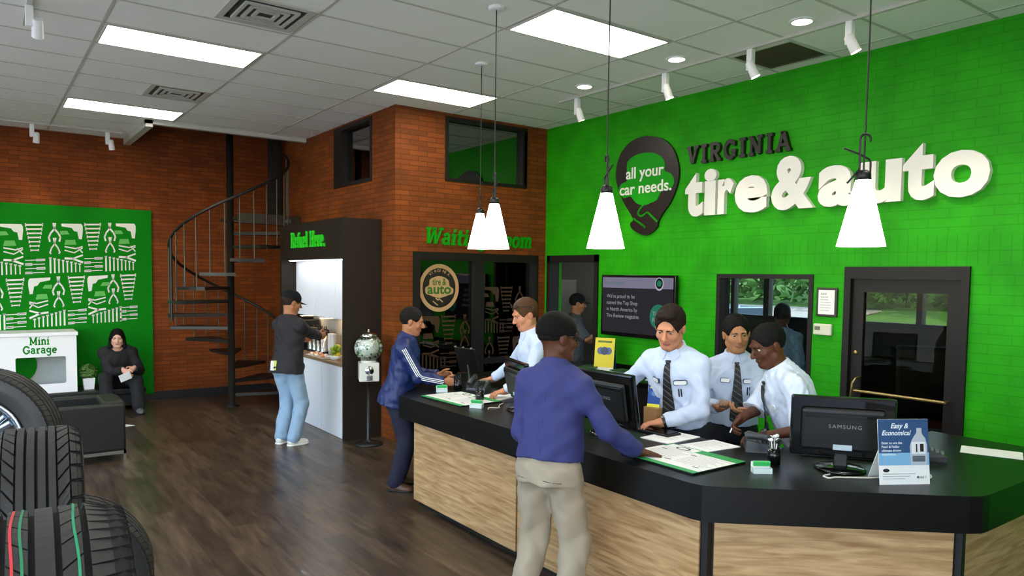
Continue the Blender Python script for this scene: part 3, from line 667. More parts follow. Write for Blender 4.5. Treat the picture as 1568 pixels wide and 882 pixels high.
def airpot(y, label):
    o = empty('coffee_airpot', (3.80, y, .918), 0, label, 'coffee dispenser', 'coffee airpots on the kiosk worktop')
    MB().lathe([(0, 0), (.068, 0), (.07, .02), (.066, .03), (.066, .25), (.0, .25)], n=20).build('body', M_STEEL, o)
    MB().lathe([(.068, 0), (.072, .0), (.072, .03), (.067, .03)], n=20).build('base_ring', M_BLKPL, o)
    b = MB().lathe([(.068, .25), (.07, .28), (.062, .32), (.03, .335), (0, .337)], n=20).box(-.13, -.05, -.02, .02, .275, .315, 0, .008); b.build('lid', M_BLKPL, o)
    MB().tube([(-.115, 0, .28), (-.12, 0, .22)], .012, 8).build('spout', M_BLKPL, o)
    MB().tube([(0, -.066, .29), (.02, -.03, .36), (.02, .03, .36), (0, .066, .29)], .006, 8).build('carry_handle', M_BLKPL, o)
for y, l in ((9.93, 'leftmost steel coffee airpot, in front of the man\'s hand'), (9.78, 'second steel coffee airpot from the left'), (9.63, 'third steel coffee airpot from the left'), (9.48, 'rightmost steel coffee airpot beside white paper cups')): airpot(y, l)
o = empty('coffee_brewer', (3.80, 10.17, .918), 0, 'black coffee brewer under left upper cabinet, behind the man', 'coffee machine')
MB().box(-.1, .14, -.14, .14, 0, .03, 0, .006).build('base', M_BLKPL, o); MB().box(.02, .14, -.14, .14, .03, .30, 0, .006).build('column', M_BLKPL, o)
MB().box(-.20, .14, -.15, .15, .33, .43, 0, .012).box(-.2, .14, -.14, .14, .30, .33).build('brew_head', M_BLKPL, o)
for y, lb in ((9.36, 'white paper cup stack beside the rightmost coffee airpot'), (9.26, 'white paper cup stack nearest the fruit bowl')):
    o = empty('paper_cup_stack', (3.84, y, .918), 0, lb, 'paper cups', 'paper cup stacks')
    for k in range(6): MB().lathe([(0, k*.035), (.028, k*.035), (.038, .1+k*.035), (.040, .102+k*.035)], n=16).build('cup', M_PAPER, o)
o = empty('pastry_tray', (3.64, 9.15, .918), 0, 'tray of pastries on kiosk worktop in front of the airpots', 'tray')
MB().box(-.12, .0, -.32, .3, 0, .012, 0, .005).build('tray_base', mat('tray_tan', 'c8b7a6', .5), o)
for i in range(22):
    x, y = random.uniform(-.095, -.02), random.uniform(-.29, .27)
    MB().lathe([(0, 0), (.024, .004), (.027, .016), (.016, .03), (0, .033)], (x, y, .012+(.018 if i > 13 else 0)), 10).build('pastry', mat('pastry%d' % (i % 3), ('e8c8a0', 'f0dccb', 'd8905a')[i % 3], .7), o)
o = empty('fruit_bowl', (3.64, 8.72, .918), 0, 'shallow bowl heaped with green and yellow fruit at right end of kiosk', 'fruit bowl')
MB().lathe([(0, .0), (.055, .0), (.085, .05), (.082, .052), (.052, .006), (0, .006)], n=20).build('bowl', M_WHITE, o)
for i in range(20):
    a = random.uniform(0, 6.28); r_ = .045*math.sqrt(random.random()); z = .036+.032*(i//4)
    MB().lathe([(0, -.031), (.02, -.025), (.032, 0), (.023, .023), (0, .028)], (r_*math.cos(a+i), r_*math.sin(a+i), z), 12).build('fruit', mat('fruit%d' % (i % 3), ('9cb41c', 'd8c825', '7a9a1a')[i % 3], .35), o)

# ------------------------------------------------------------------ gumball machine
o = empty('gumball_machine', (3.69, 7.86, 0), R(-20), 'white gumball machine with glass globe on thin black stand', 'gumball machine')
MB().lathe([(0, 0), (.17, 0), (.175, .015), (.12, .03), (.03, .05), (.022, .08), (.02, .755), (0, .755)], n=28).build('stand', M_BLKMET, o)
MB().box(-.115, .115, -.115, .115, .755, .975, 0, .012).lathe([(.09, .97), (.09, .995), (.0, .995)], n=24).build('body', mat('gumball_white', 'dfddd2', .25, .0, coat=.5), o)
MB().lathe([(0, -.119), (.05, -.119), (.052, -.113)], (0, 0, .885), 20, 0, 'y').box(-.008, .008, -.14, -.118, .845, .925, 0, .003).build('coin_knob', M_CHROME, o)
MB().box(-.035, .035, -.13, -.113, .772, .83, 0, .006).build('chute_flap', M_CHROME, o)
gl = [(.085, .99)]+[(.172*math.sin(R(a)), 1.14-.165*math.cos(R(a))) for a in range(30, 151, 8)]+[(.085, 1.285)]
MB().lathe(gl, n=32).build('globe', glass('globe_glass', 'f4f8f4', .03), o)
MB().lathe([(.098, 1.275), (.1, 1.285), (.085, 1.305), (.03, 1.325), (.012, 1.335), (.014, 1.35), (0, 1.36)], n=24).build('lid', M_CHROME, o)
gb = MB(); rg = random.Random(3); n_ = 0; gm = ('f4f4ee', 'e9ece6', '3f9a3c', 'd9ded8')
pts = []
while n_ < 330:
    p = np.array([rg.uniform(-1, 1) for _ in range(3)]); l = np.linalg.norm(p)
    if .72 < l < 1 and p[2] < .62:
        q = p/l*.152
        if all(np.linalg.norm(q-e) > .0155 for e in pts) or n_ > 300: pts.append(q); n_ += 1
    if len(pts) > 0 and rg.random() < .0004: break
pts.sort(key=lambda p: p[1])
bigm = MB()
for i, p in enumerate(pts):
    lat = [(0, -.0125), (.0088, -.0088), (.0125, 0), (.0088, .0088), (0, .0125)]
    mi = 2 if rg.random() < .09 else (1 if rg.random() < .3 else 0)
    if i < 60: MB().lathe(lat, (p[0], p[1], p[2]+1.14), 10).build('gumball', mat('gumball%d' % mi, gm[mi], .25), o)
    else: bigm.lathe(lat, (p[0], p[1], p[2]+1.14), 10, mi)
tag(bigm.build('gumballs', [mat('gumball%d' % i, gm[i], .25) for i in range(3)], o), kind='stuff')
MB().lathe([(0, -.13), (.09, -.1), (.13, 0), (.1, .09), (0, .1)], (0, 0, 1.14), 20).build('gumball_core', mat('gumball1', gm[1], .3), o)

# ------------------------------------------------------------------ seating corner
o = empty('bench', (0, 0, 0), 0, 'low black bench along the green tool panel under the seated woman', 'bench')
MB().box(-1.2, 1.98, 11.72, 12.37, .22, .31, 0, .02).build('seat', M_LEATHER, o)
MB().box(-1.15, 1.94, 11.78, 12.35, .05, .22).build('base', M_BLKMET, o)
for x in (-1.1, 1.88): MB().box(x-.03, x+.03, 11.80, 12.33, 0, .05).build('leg', M_BLKMET, o)
g_ = empty('play_garage', (0, 0, 0), 0, 'white toy garage cabinet with green lettering, on the bench', 'play cabinet')
gy, gx1, gz0 = 11.78, 1.115, .311
b = MB().prism([(-1.0, gz0), (gx1, gz0), (gx1, 1.10), (-1.0, 1.10)], lambda u, v, d: (u, gy+.02-d, v), .02, 0,
   [[(.42, .44), (.97, .44), (.985, .455), (.985, .80), (.97, .815), (.42, .815), (.405, .80), (.405, .455)], [(-.6, gz0+.05), (.18, gz0+.05), (.2, .85), (.16, .93), (-.6, .93)]])
b.build('front_panel', M_WHITE, g_)
MB().box(gx1-.02, gx1, gy+.02, 12.36, gz0, 1.10).build('side_panel', M_WHITE, g_)
MB().box(-1.0, gx1+.02, gy-.02, 12.37, 1.10, 1.15, 0, .006).build('top_board', M_WHITE, g_)
MB().box(-1.0, gx1-.02, gy+.04, 12.36, gz0, gz0+.02).box(-1.0, gx1-.02, 12.2, 12.22, gz0+.02, 1.10).build('inner_panels', mat('garage_grey', 'aab0b0', .6), g_)
MB().prism(arc(.40, .67, .27, .27, -60, 70, 12)+[(.40, .92), (.2, .8), (.2, .45)], lambda u, v, d: (u, 12.19-d, v), .004).build('green_dot', M_PANELG, g_)
def sl(txt, size, x0, x1, z, M2, par, mt, one=True, wgt=1.35, nm='lettering'):
    w = slab_width(txt, size, .04)
    slab_letters(txt, size, lambda x, y, d: M2(x0+x*(x1-x0)/w, z+y, d), .004, mt, par, wgt, 0, .04, name=nm, one=one)
MGar = lambda u, v, d: (u, gy-d, v)
sl('Mini', .105, .565, .80, .985, MGar, g_, M_PANELG); sl('Garage', .105, .49, .885, .865, MGar, g_, M_PANELG)
o = empty('potted_plant', (1.27, 11.95, .311), 0, 'small leafy green plant in white square pot beside the toy garage', 'plant')
MB().add([(x*s, y*s, z) for z, s in ((0, .062), (.16, .075)) for x, y in ((-1, -1), (1, -1), (1, 1), (-1, 1))], [(0, 1, 5, 4), (1, 2, 6, 5), (2, 3, 7, 6), (3, 0, 4, 7), (3, 2, 1, 0), (4, 5, 6, 7)]).build('pot', M_WHITE, o)
def leafball(mb, c, rad, n, ls, mi=0, seed=1, flat=1.0):
    rg = random.Random(seed)
    for i in range(n):
        d = np.array([rg.gauss(0, 1), rg.gauss(0, 1), rg.gauss(0, 1)]); d /= np.linalg.norm(d); p = np.array(c)+d*rad*np.array([1, 1, flat])*rg.uniform(.55, 1)
        t = np.cross(d, [rg.uniform(-1, 1), rg.uniform(-1, 1), 1]); t /= np.linalg.norm(t)+1e-9; w = np.cross(d, t)*.45+d*.3
        l = ls*rg.uniform(.6, 1.2)
        mb.add([p-t*l*.5, p+w*l*.5, p+t*l*.5+d*l*.3, p-w*l*.5], [(0, 1, 2, 3)], mi)
b = MB(); leafball(b, (0, 0, .25), .115, 420, .05, 0, 4, .95); b.build('leaves', mat('leaf_green', '55803a', .5, var=.3, vscale=20), o)
o = empty('armchair', (.84, 8.94, 0), R(-90), 'boxy black leather armchair with chrome base, behind the tires', 'armchair')
for x in (-.42, .28): MB().box(x, x+.13, -.42, .40, .12, .61, 0, .02).build('arm', M_LEATHER, o)
MB().box(-.29, .28, -.40, .25, .12, .42, 0, .03).build('seat', M_LEATHER, o); MB().box(-.29, .28, .20, .42, .12, .62, 0, .03).build('backrest', M_LEATHER, o)
MB().box(-.42, .41, -.42, -.395, .085, .12).box(-.42, .41, .375, .40, .085, .12).box(.385, .41, -.42, .40, .085, .12).box(-.42, -.395, -.42, .40, .085, .12).build('chrome_frame', M_CHROME, o)
for x in (-.42, .385):
    for y in (-.42, .375): MB().box(x, x+.025, y, y+.025, 0, .085).build('leg', M_CHROME, o)
# ------------------------------------------------------------------ tires on a rack
M_RUB = mat('tire_rubber', '262524', .55, bump=.1, bscale=90); M_RUBD = mat('tire_groove_shade', '0c0c0c', .8)  # groove floors blacker than the rubber: shade painted into the colour
M_ALLOY = mat('alloy', 'b9c4cc', .22, 1.0)
def tire_parts(o, Ro=.335, W=.225, pattern=0, stripes=(), rim=False):
    """tire about its own X axis; parts under o"""
    Ri = .21; h = W/2
    prof = [(Ri, -h*.78), (Ri+.02, -h*.9), (Ri+.06, -h*1.02), (Ro-.05, -h*1.03), (Ro-.022, -h*.96), (Ro-.012, -h*.86)]
    prof = prof+[(r_, -x) for r_, x in prof[::-1]]
    b = MB(); n = 72
    b.lathe(prof[:5], (0, 0, 0), n, 0, 'x').lathe(prof[4:8], (0, 0, 0), n, 1, 'x').lathe(prof[7:]+[(Ri-.012, h*.7), (Ri-.012, -h*.7), prof[0]], (0, 0, 0), n, 0, 'x'); b.build('carcass', [M_RUB, M_RUBD], o)
    tr = MB()
    def blk(x0, x1, a0, a1, sk0=0, sk1=0, r0=Ro-.016, r1=Ro):
        """tread block between two angles, slanted across its width"""
        vs = []
        N = max(1, int((a1-a0)/6)+1)
        for i in range(N+1):
            a = a0+(a1-a0)*i/N
            for x, sk in ((x0, sk0), (x1, sk1)):
                for r_ in (r0, r1-.014*(max(0, abs(x)-h*.62)/(h*.38))**2*1.7):
                    aa = R(a+sk); vs.append((x, r_*math.sin(aa), r_*math.cos(aa)))
        fs = []
        for i in range(N):
            p, q = 4*i, 4*i+4
            fs += [(p+1, p+3, q+3, q+1), (p, p+1, q+1, q), (p+3, p+2, q+2, q+3)]
        fs += [(0, 2, 3, 1), (4*N, 4*N+1, 4*N+3, 4*N+2)]
        tr.add(vs, fs)
    if pattern == 0:    # arrow-shaped directional blocks with three solid centre ribs
        for x0, x1 in ((-.046*W/.225, -.029), (-.022, -.004), (.004, .022), (.029, .046*W/.225)):
            for a in range(0, 360, 30): blk(x0, x1, a, a+30.01)
        st = 360/40
        for k in range(40):
            a = k*st
            for s in (-1, 1):
                xs_ = sorted((s*.051, s*.078)); sk = (0, 7) if s > 0 else (7, 0)
                blk(xs_[0], xs_[1], a, a+st*.82, *sk)
                xs_ = sorted((s*.082, s*h*.99)); sk = (8, 9.5) if s > 0 else (9.5, 8)
                blk(xs_[0], xs_[1], a, a+st*.84, *sk)
    else:               # wide grooves, plain centre rib and finely cut shoulders
        for a in range(0, 360, 30): blk(-.014, .014, a, a+30.01)
        for k in range(36):
            a = 10*k
            blk(-.055, -.024, a, a+9.2, 5, 0); blk(.024, .055, a, a+9.2, 0, 5)
        for k in range(72):
            a = 5*k
            blk(-h*.99, -.066, a, a+4.5, 3, 0); blk(.066, h*.99, a, a+4.5, 0, 3)
    tr.build('tread', M_RUB, o)
    for x, col in stripes:
        sb = MB(); vs = []; N = 90
        for i in range(N+1):
            a = 2*math.pi*i/N
            for d in (-.0022, .0022): vs.append((x+d+.002*math.sin(a*9), (Ro+.0012)*math.sin(a), (Ro+.0012)*math.cos(a)))
        sb.add(vs, [(2*i, 2*i+1, 2*i+3, 2*i+2) for i in range(N)]); sb.build('paint_stripe', mat('stripe_'+col, col, .6), o)
    if rim:
        b = MB().lathe([(Ri-.012, -h*.8), (Ri+.004, -h*.84), (Ri+.006, -h*.88), (Ri-.008, -h*.9), (Ri-.03, -h*.7), (Ri-.035, 0), (Ri-.03, h*.7), (Ri-.012, h*.85)], (0, 0, 0), 48, 0, 'x')
        for k in range(5):
            for q in (-6, 6):
                a = R(72*k+q); a2 = R(72*k+q*.5)
                b.tube([(-h*.55, .05*math.cos(a2), .05*math.sin(a2)), (-h*.66, .12*math.cos(a), .12*math.sin(a)), (-h*.72, (Ri-.03)*math.cos(a), (Ri-.03)*math.sin(a))], [.018, .014, .016], 8)
        b.lathe([(0, -h*.62), (.05, -h*.6), (.062, -h*.5), (.06, -h*.2), (0, -h*.2)], (0, 0, 0), 24, 0, 'x'); b.build('alloy_rim', M_ALLOY, o)
def tire(loc, rot, label, **k):
    o = empty('tire', loc, 0, label, 'tire', 'display tires'); o.rotation_euler = rot; tire_parts(o, **k); return o
ZT = .86
def yawdir(deg): return (0, 0, R(deg))
tire((.135, 2.56, ZT+.335), yawdir(-4), 'tire with arrow-shaped tread blocks, middle one of the rack', pattern=0)
tire((.09, 1.56, ZT+.349), yawdir(-3), 'nearest tire with red and green stripes across its tread', pattern=1, W=.265, Ro=.345, stripes=((-.048, 'c8323a'), (-.034, '1f7a52'), (.046, '1f8a5e')))
tire((.0, 4.25, ZT+.335), yawdir(70), 'farthest tire on the rack, fitted on a bright alloy wheel', pattern=1, rim=True)
tire((.235, 3.29, .78), yawdir(80), 'black tire on the low plinth, its dark sidewall facing the viewer', pattern=1)
o = tag(MB().box(-.15, .72, 3.05, 3.55, 0, .445, 0, .01).build('tire_plinth', M_BLKMET), 'low black plinth under the tire at foot of the rack', 'plinth')
o = empty('tire_rack', (0, 0, 0), 0, 'black metal tube rack carrying the upper tires', 'rack')
for y in (1.45, 2.85, 4.0, 4.5):
    for x in (-.32, .22): MB().tube([(x, y, 0), (x, y, ZT+.03)], .018, 8).build('post', M_BLKMET, o)
for x, nm in ((-.2, 'rail'), (.13, 'rail')):
    for y0, y1 in ((1.45, 2.85), (4.0, 4.5)): MB().tube([(x, y0, ZT-.02), (x, y1, ZT-.02)], .018, 8).build(nm, M_BLKMET, o)
for y in (1.45, 1.74, 2.1, 2.4, 2.72, 4.0, 4.4): MB().tube([(-.32, y, ZT-.02), (.22, y, ZT-.02)], .017, 8).build('crossbar', M_BLKMET, o)

# ------------------------------------------------------------------ service counter
ctr = empty('service_counter', (0, 0, 0), 0, 'long black topped service counter with light oak front panels', 'counter')
ZT_, ZB_ = .957, .772
OUTER = [(5.2, 6.55), (3.86, 6.55), (2.92, 5.61), (2.92, 2.42), (2.935, 2.36), (2.98, 2.30), (3.88, 1.50), (3.94, 1.465), (4.0, 1.46), (5.36, 1.46)]
INNER = [(5.36, 2.34), (4.32, 2.34), (3.82, 2.84), (3.82, 5.35), (4.15, 5.75), (5.2, 5.75)]
b = MB(); b.prism(OUTER+INNER, lambda x, y, d: (x, y, ZT_-.04+d), .04); b.build('worktop', M_BLACK, ctr)
def offset_line(pts, d):
    out = []
    for i, p in enumerate(pts):
        a = np.array(pts[max(i-1, 0)], float); c_ = np.array(pts[min(i+1, len(pts)-1)], float); t = (c_-a)/np.linalg.norm(c_-a); out.append((p[0]-t[1]*d, p[1]+t[0]*d))
    return out
def strip(mb, pts, t, z0, z1):
    q = offset_line(pts, t); n = len(pts)
    for i in range(n-1):
        vs = [(*pts[i], z0), (*pts[i+1], z0), (*q[i+1], z0), (*q[i], z0), (*pts[i], z1), (*pts[i+1], z1), (*q[i+1], z1), (*q[i], z1)]
        fs = [(3, 2, 1, 0), (4, 5, 6, 7), (0, 1, 5, 4), (2, 3, 7, 6)]
        if i == 0: fs.append((3, 0, 4, 7))
        if i == n-2: fs.append((1, 2, 6, 5))
        mb.add(vs, fs)
strip(b := MB(), OUTER, .03, ZB_, ZT_-.04); b.build('fascia', M_BLACK, ctr)
BODY = [(5.15, 6.48), (3.90, 6.48), (3.02, 5.54), (3.02, 2.40), (3.955, 1.555), (5.30, 1.555)]
b = MB(); strip(b, offset_line(BODY, .02), .5, .06, ZB_+.1); b.build('carcass', M_BLKMET, ctr)
b = MB(); strip(b, offset_line(BODY, .06), .44, .0, .06); b.build('toe_kick', M_BLKMET, ctr)
def front(p, q):
    p, q = np.array(p), np.array(q); t = (q-p)/np.linalg.norm(q-p); n = np.array([t[1], -t[0]]); c_ = (p+q)/2-n*.008
    MB().obox((c_[0], c_[1], (.06+ZB_)/2), (*t, 0), (*n, 0), (0, 0, 1), np.linalg.norm(q-p)/2, .008, (ZB_-.06)/2, 0, .002).build('front_panel', M_OAK, ctr)
front((3.02, 5.525), (3.02, 4.045)); front((3.02, 4.025), (3.02, 2.44)); front((3.055, 2.37), (3.925, 1.582)); front((3.99, 1.555), (5.29, 1.555))
for x, y in ((3.035, 2.40), (3.96, 1.57)): MB().box(x-.02, x+.02, y-.02, y+.02, .06, ZB_).build('corner_strip', M_BLKMET, ctr)
MB().box(3.05, 3.06, 4.0, 4.07, .06, ZB_).build('joint_strip', M_BLKMET, ctr)
bc = empty('back_counter', (0, 0, 0), 0, 'narrow black back counter against green wall under the television', 'counter')
MB().box(5.72, 6.262, 5.0, 6.70, .84, .88, 0, .004).build('worktop', M_BLACK, bc); MB().box(5.78, 6.262, 5.04, 6.66, 0, .84).build('carcass', M_BLKMET, bc); MB().box(6.24, 6.264, 5.0, 6.70, .88, .96).build('backsplash', M_BLACK, bc)
# ------------------------------------------------------------------ people: implicit surfaces meshed into one skin
def smin(a, b, k): h = np.clip(.5+.5*(b-a)/k, 0, 1); return b+(a-b)*h-k*h*(1-h)
def smax(a, b, k): return -smin(-a, -b, k)
V3 = lambda *a: np.array(a, float)
def unit(v): v = np.array(v, float); return v/(np.linalg.norm(v)+1e-9)
def rcone(a, b, ra, rb):
    a, b = np.array(a, float), np.array(b, float)
    def f(p):
        ab = b-a; t = np.clip(((p-a)@ab)/(ab@ab+1e-12), 0, 1); return np.linalg.norm(p-a-t[:, None]*ab, axis=1)-(ra+(rb-ra)*t)
    f.box = (np.minimum(a, b)-max(ra, rb), np.maximum(a, b)+max(ra, rb)); return f
def ell(c, r, ax=None):
    c, r = np.array(c, float), np.array(r, float); A = np.eye(3) if ax is None else np.array(ax, float)
    def f(p):
        q = (p-c)@A.T; k0 = np.linalg.norm(q/r, axis=1); k1 = np.linalg.norm(q/r**2, axis=1)+1e-9; return k0*(k0-1)/k1
    f.box = (c-max(r), c+max(r)); return f
def profile(a, b, side, tab):
    """torso along a->b: tab rows (t, half width, half depth, forward shift)"""
    a, b = np.array(a, float), np.array(b, float); ax = unit(b-a); L = np.linalg.norm(b-a); s = unit(np.array(side)-ax*(np.array(side)@ax)); f_ = np.cross(ax, s)*1.0
    T0_ = np.array(tab, float); tt = np.linspace(0, 1, 81); ker = np.hanning(15)[1:-1]; ker /= ker.sum()
    T = np.stack([tt]+[np.convolve(np.pad(np.interp(tt, T0_[:, 0], T0_[:, i]), 6, mode='edge'), ker, 'valid') for i in (1, 2, 3)], 1)
    def f(p):
        q = p-a; h = q@ax/L; t = np.clip(h, 0, 1)
        A = np.interp(t, T[:, 0], T[:, 1]); B = np.interp(t, T[:, 0], T[:, 2]); C_ = np.interp(t, T[:, 0], T[:, 3])
        x, y = q@s, q@f_-C_
        dr = (np.sqrt((x/A)**2+(y/B)**2)-1)*np.minimum(A, B)*1.05; dz = (np.abs(h-.5)-.5)*L
        return np.where(dz > 0, np.hypot(np.maximum(dr, 0), dz), dr)
    m = T[:, 1:3].max()+abs(T[:, 3]).max(); f.box = (np.minimum(a, b)-m, np.maximum(a, b)+m); return f
class SDF:
    def __init__(s): s.ops = []
    def u(s, f, k=.02): s.ops.append(('u', f, k)); return s
    def cut(s, f, k=.01): s.ops.append(('c', f, k)); return s      # remove f
    def keep(s, f, k=.006): s.ops.append(('k', f, k)); return s    # intersect with f
    def disp(s, f): s.ops.append(('d', f, 0)); return s
    def __call__(s, p):
        d = np.full(len(p), 1e3)
        for t, f, k in s.ops:
            if t == 'd': d = d+f(p); continue
            v = f(p)
            if t == 'u': d = v if d[0] > 900 and np.all(d > 900) else (smin(d, v, k) if k > 0 else np.minimum(d, v))
            elif t == 'c': d = smax(d, -v, k)
            else: d = smax(d, v, k)
        return d
    def bounds(s):
        bs = [f.box for t, f, k in s.ops if t == 'u']; return np.min([b[0] for b in bs], 0)-.03, np.max([b[1] for b in bs], 0)+.03
def mesh_sdf(S_, h):
    """surface nets on a sparse block grid"""
    lo, hi = S_.bounds(); B = 8; H = h*B
    n = np.ceil((hi-lo)/H).astype(int)+1
    g = np.stack(np.meshgrid(*[np.arange(k) for k in n], indexing='ij'), -1).reshape(-1, 3)
    d = S_(lo+(g+.5)*H); act = g[np.abs(d) < H*.87*1.35+.01]
    loc = np.stack(np.meshgrid(*[np.arange(B+1)]*3, indexing='ij'), -1).reshape(-1, 3)
    NN = n*B+2; key = lambda c: (c[..., 0]*NN[1]+c[..., 1])*NN[2]+c[..., 2]
    VS, KS, QD = [], [], []
    for st in range(0, len(act), 400):
        a = act[st:st+400]; G = a[:, None, :]*B+loc[None]; v = S_(lo+G.reshape(-1, 3)*h).reshape(len(a), B+1, B+1, B+1)
        s = v < 0
        cs = sum(s[:, i:i+B, j:j+B, k:k+B].astype(int) for i in (0, 1) for j in (0, 1) for k in (0, 1))
        I = np.argwhere((cs > 0) & (cs < 8))
        if not len(I): continue
        acc = np.zeros((len(I), 3)); cnt = np.zeros(len(I))
        for ax in range(3):
            o1, o2 = [x for x in range(3) if x != ax]
            for p in (0, 1):
                for q in (0, 1):
                    o = np.zeros(3, int); o[o1] = p; o[o2] = q; e = o.copy(); e[ax] = 1
                    va = v[I[:, 0], I[:, 1]+o[0], I[:, 2]+o[1], I[:, 3]+o[2]]; vb = v[I[:, 0], I[:, 1]+e[0], I[:, 2]+e[1], I[:, 3]+e[2]]
                    m = (va < 0) != (vb < 0); t = np.where(m, va/(va-vb+1e-20), 0); pt = np.tile(o.astype(float), (len(I), 1)); pt[:, ax] = t
                    acc[m] += pt[m]; cnt[m] += 1
        cell = a[I[:, 0]]*B+I[:, 1:]
        VS.append(lo+(cell+acc/cnt[:, None])*h); KS.append(key(cell))
        for ax in range(3):
            o1, o2 = (ax+1) % 3, (ax+2) % 3
            e = np.zeros(3, int); e[ax] = 1
            va = v[I[:, 0], I[:, 1], I[:, 2], I[:, 3]]; vb = v[I[:, 0], I[:, 1]+e[0], I[:, 2]+e[1], I[:, 3]+e[2]]
            m = (va < 0) != (vb < 0); c_ = cell[m]; fl = va[m] < 0
            d1 = np.zeros(3, int); d1[o1] = 1; d2 = np.zeros(3, int); d2[o2] = 1
            q = np.stack([key(c_-d1-d2), key(c_-d2), key(c_), key(c_-d1)], 1); q[~fl] = q[~fl][:, ::-1]; QD.append(q)
    V = np.concatenate(VS); K = np.concatenate(KS); Q = np.concatenate(QD); od = np.argsort(K); Ks = K[od]
    ix = np.clip(np.searchsorted(Ks, Q), 0, len(Ks)-1); ok = (Ks[ix] == Q).all(1)
    return V, od[ix[ok]]
def sdf_obj(name, S_, h, mats, parent=None, region=None):
    V, F = mesh_sdf(S_, h)
    me = bpy.data.meshes.new(name); me.from_pydata(V.tolist(), [], F.tolist())
    for m in (mats if isinstance(mats, (list, tuple)) else [mats]): me.materials.append(m)
    me.polygons.foreach_set('use_smooth', np.ones(len(me.polygons), bool))
    if region is not None and len(me.polygons) == len(F):
        me.polygons.foreach_set('material_index', region(V[F].mean(1)).astype(int))
    me.update(); o = bpy.data.objects.new(name, me); COL.objects.link(o)
    if parent: o.parent = parent
    return o
def ik(a, c, l1, l2, hint):
    d = c-a; L = np.linalg.norm(d); L2 = min(L, (l1+l2)*.999); d = d/L; c = a+d*L2
    x = (l1*l1-l2*l2+L2*L2)/(2*L2); hh = math.sqrt(max(l1*l1-x*x, 0)); n = np.array(hint, float)-d*(np.array(hint, float)@d); n = unit(n)
    return a+d*x+n*hh, c
def rot(axis, deg):
    a = unit(axis); c, s = math.cos(R(deg)), math.sin(R(deg)); K = np.array([[0, -a[2], a[1]], [a[2], 0, -a[0]], [-a[1], a[0], 0]]); return np.eye(3)+s*K+(1-c)*K@K
def hand_sdf(S_, W, d, n, side, sc=1.0, curl=(25, 30, 20), thumb=25, spread=5, curls=None):
    """five-fingered hand at wrist W: d = finger direction, n = palm normal (where the palm faces), side = +1 thumb towards d x n"""
    d = unit(d); n = unit(np.array(n)-d*(np.array(n)@d)); s = np.cross(d, n)*side; m = lambda a, b, c_: W+sc*(d*a+s*b+n*c_)
    S_.u(rcone(m(-.03, 0, 0), m(.02, 0, 0), .026*sc, .026*sc), .02)
    S_.u(ell(m(.05, .0, 0), V3(.056, .042, .017)*sc, [d, s, n]), .018)
    for i, (b0, l) in enumerate(((.029, .072), (.010, .080), (-.010, .075), (-.028, .060))):
        cu = curls[i] if curls else curl; A = m(.088-abs(b0-.006)*.25, b0, 0); v = unit(d+s*math.tan(R(spread*(1-i*.72))))
        ang = 0; r_ = .0092*sc if i < 3 else .0080*sc
        for j, fr in enumerate((.45, .31, .24)):
            ang = cu[j]; v = rot(np.cross(v, n), ang)@v if ang else v; Bp = A+v*l*fr*sc
            S_.u(rcone(A, Bp, r_, r_*.92), .006); A = Bp; r_ *= .93
    A = m(.018, .03, .006); v = unit(d*.62+s*.75+n*.25)
    B1 = A+v*.038*sc; v2 = rot(np.cross(v, d), thumb)@v; B2 = B1+unit(v2)*.032*sc; v3 = rot(np.cross(v, d), thumb)@v2; B3 = B2+unit(v3)*.024*sc
    S_.u(rcone(A, B1, .0145*sc, .0115*sc), .014); S_.u(rcone(B1, B2, .0112*sc, .0102*sc), .006); S_.u(rcone(B2, B3, .0102*sc, .0088*sc), .005)
def wrinkle(amp, sc, seed, aniso=(1, 1, .45)):
    rg = np.random.RandomState(seed); ks = rg.normal(size=(7, 3))*sc*np.array(aniso); ph = rg.uniform(0, 6.28, 7)
    return lambda p: amp*np.mean([np.sin(p@k+f+1.5*np.sin(p@k[::-1]*.6)) for k, f in zip(ks, ph)], 0)
SKINS = {'pale': ('d9a58c', 'b0685a'), 'fair': ('c28463', 'aa5f50'), 'tan': ('a9714f', '98604c'), 'olive': ('b07b56', '9c6450'), 'dark': ('55301d', '52291f'), 'brown': ('6e4029', '5a2e26')}
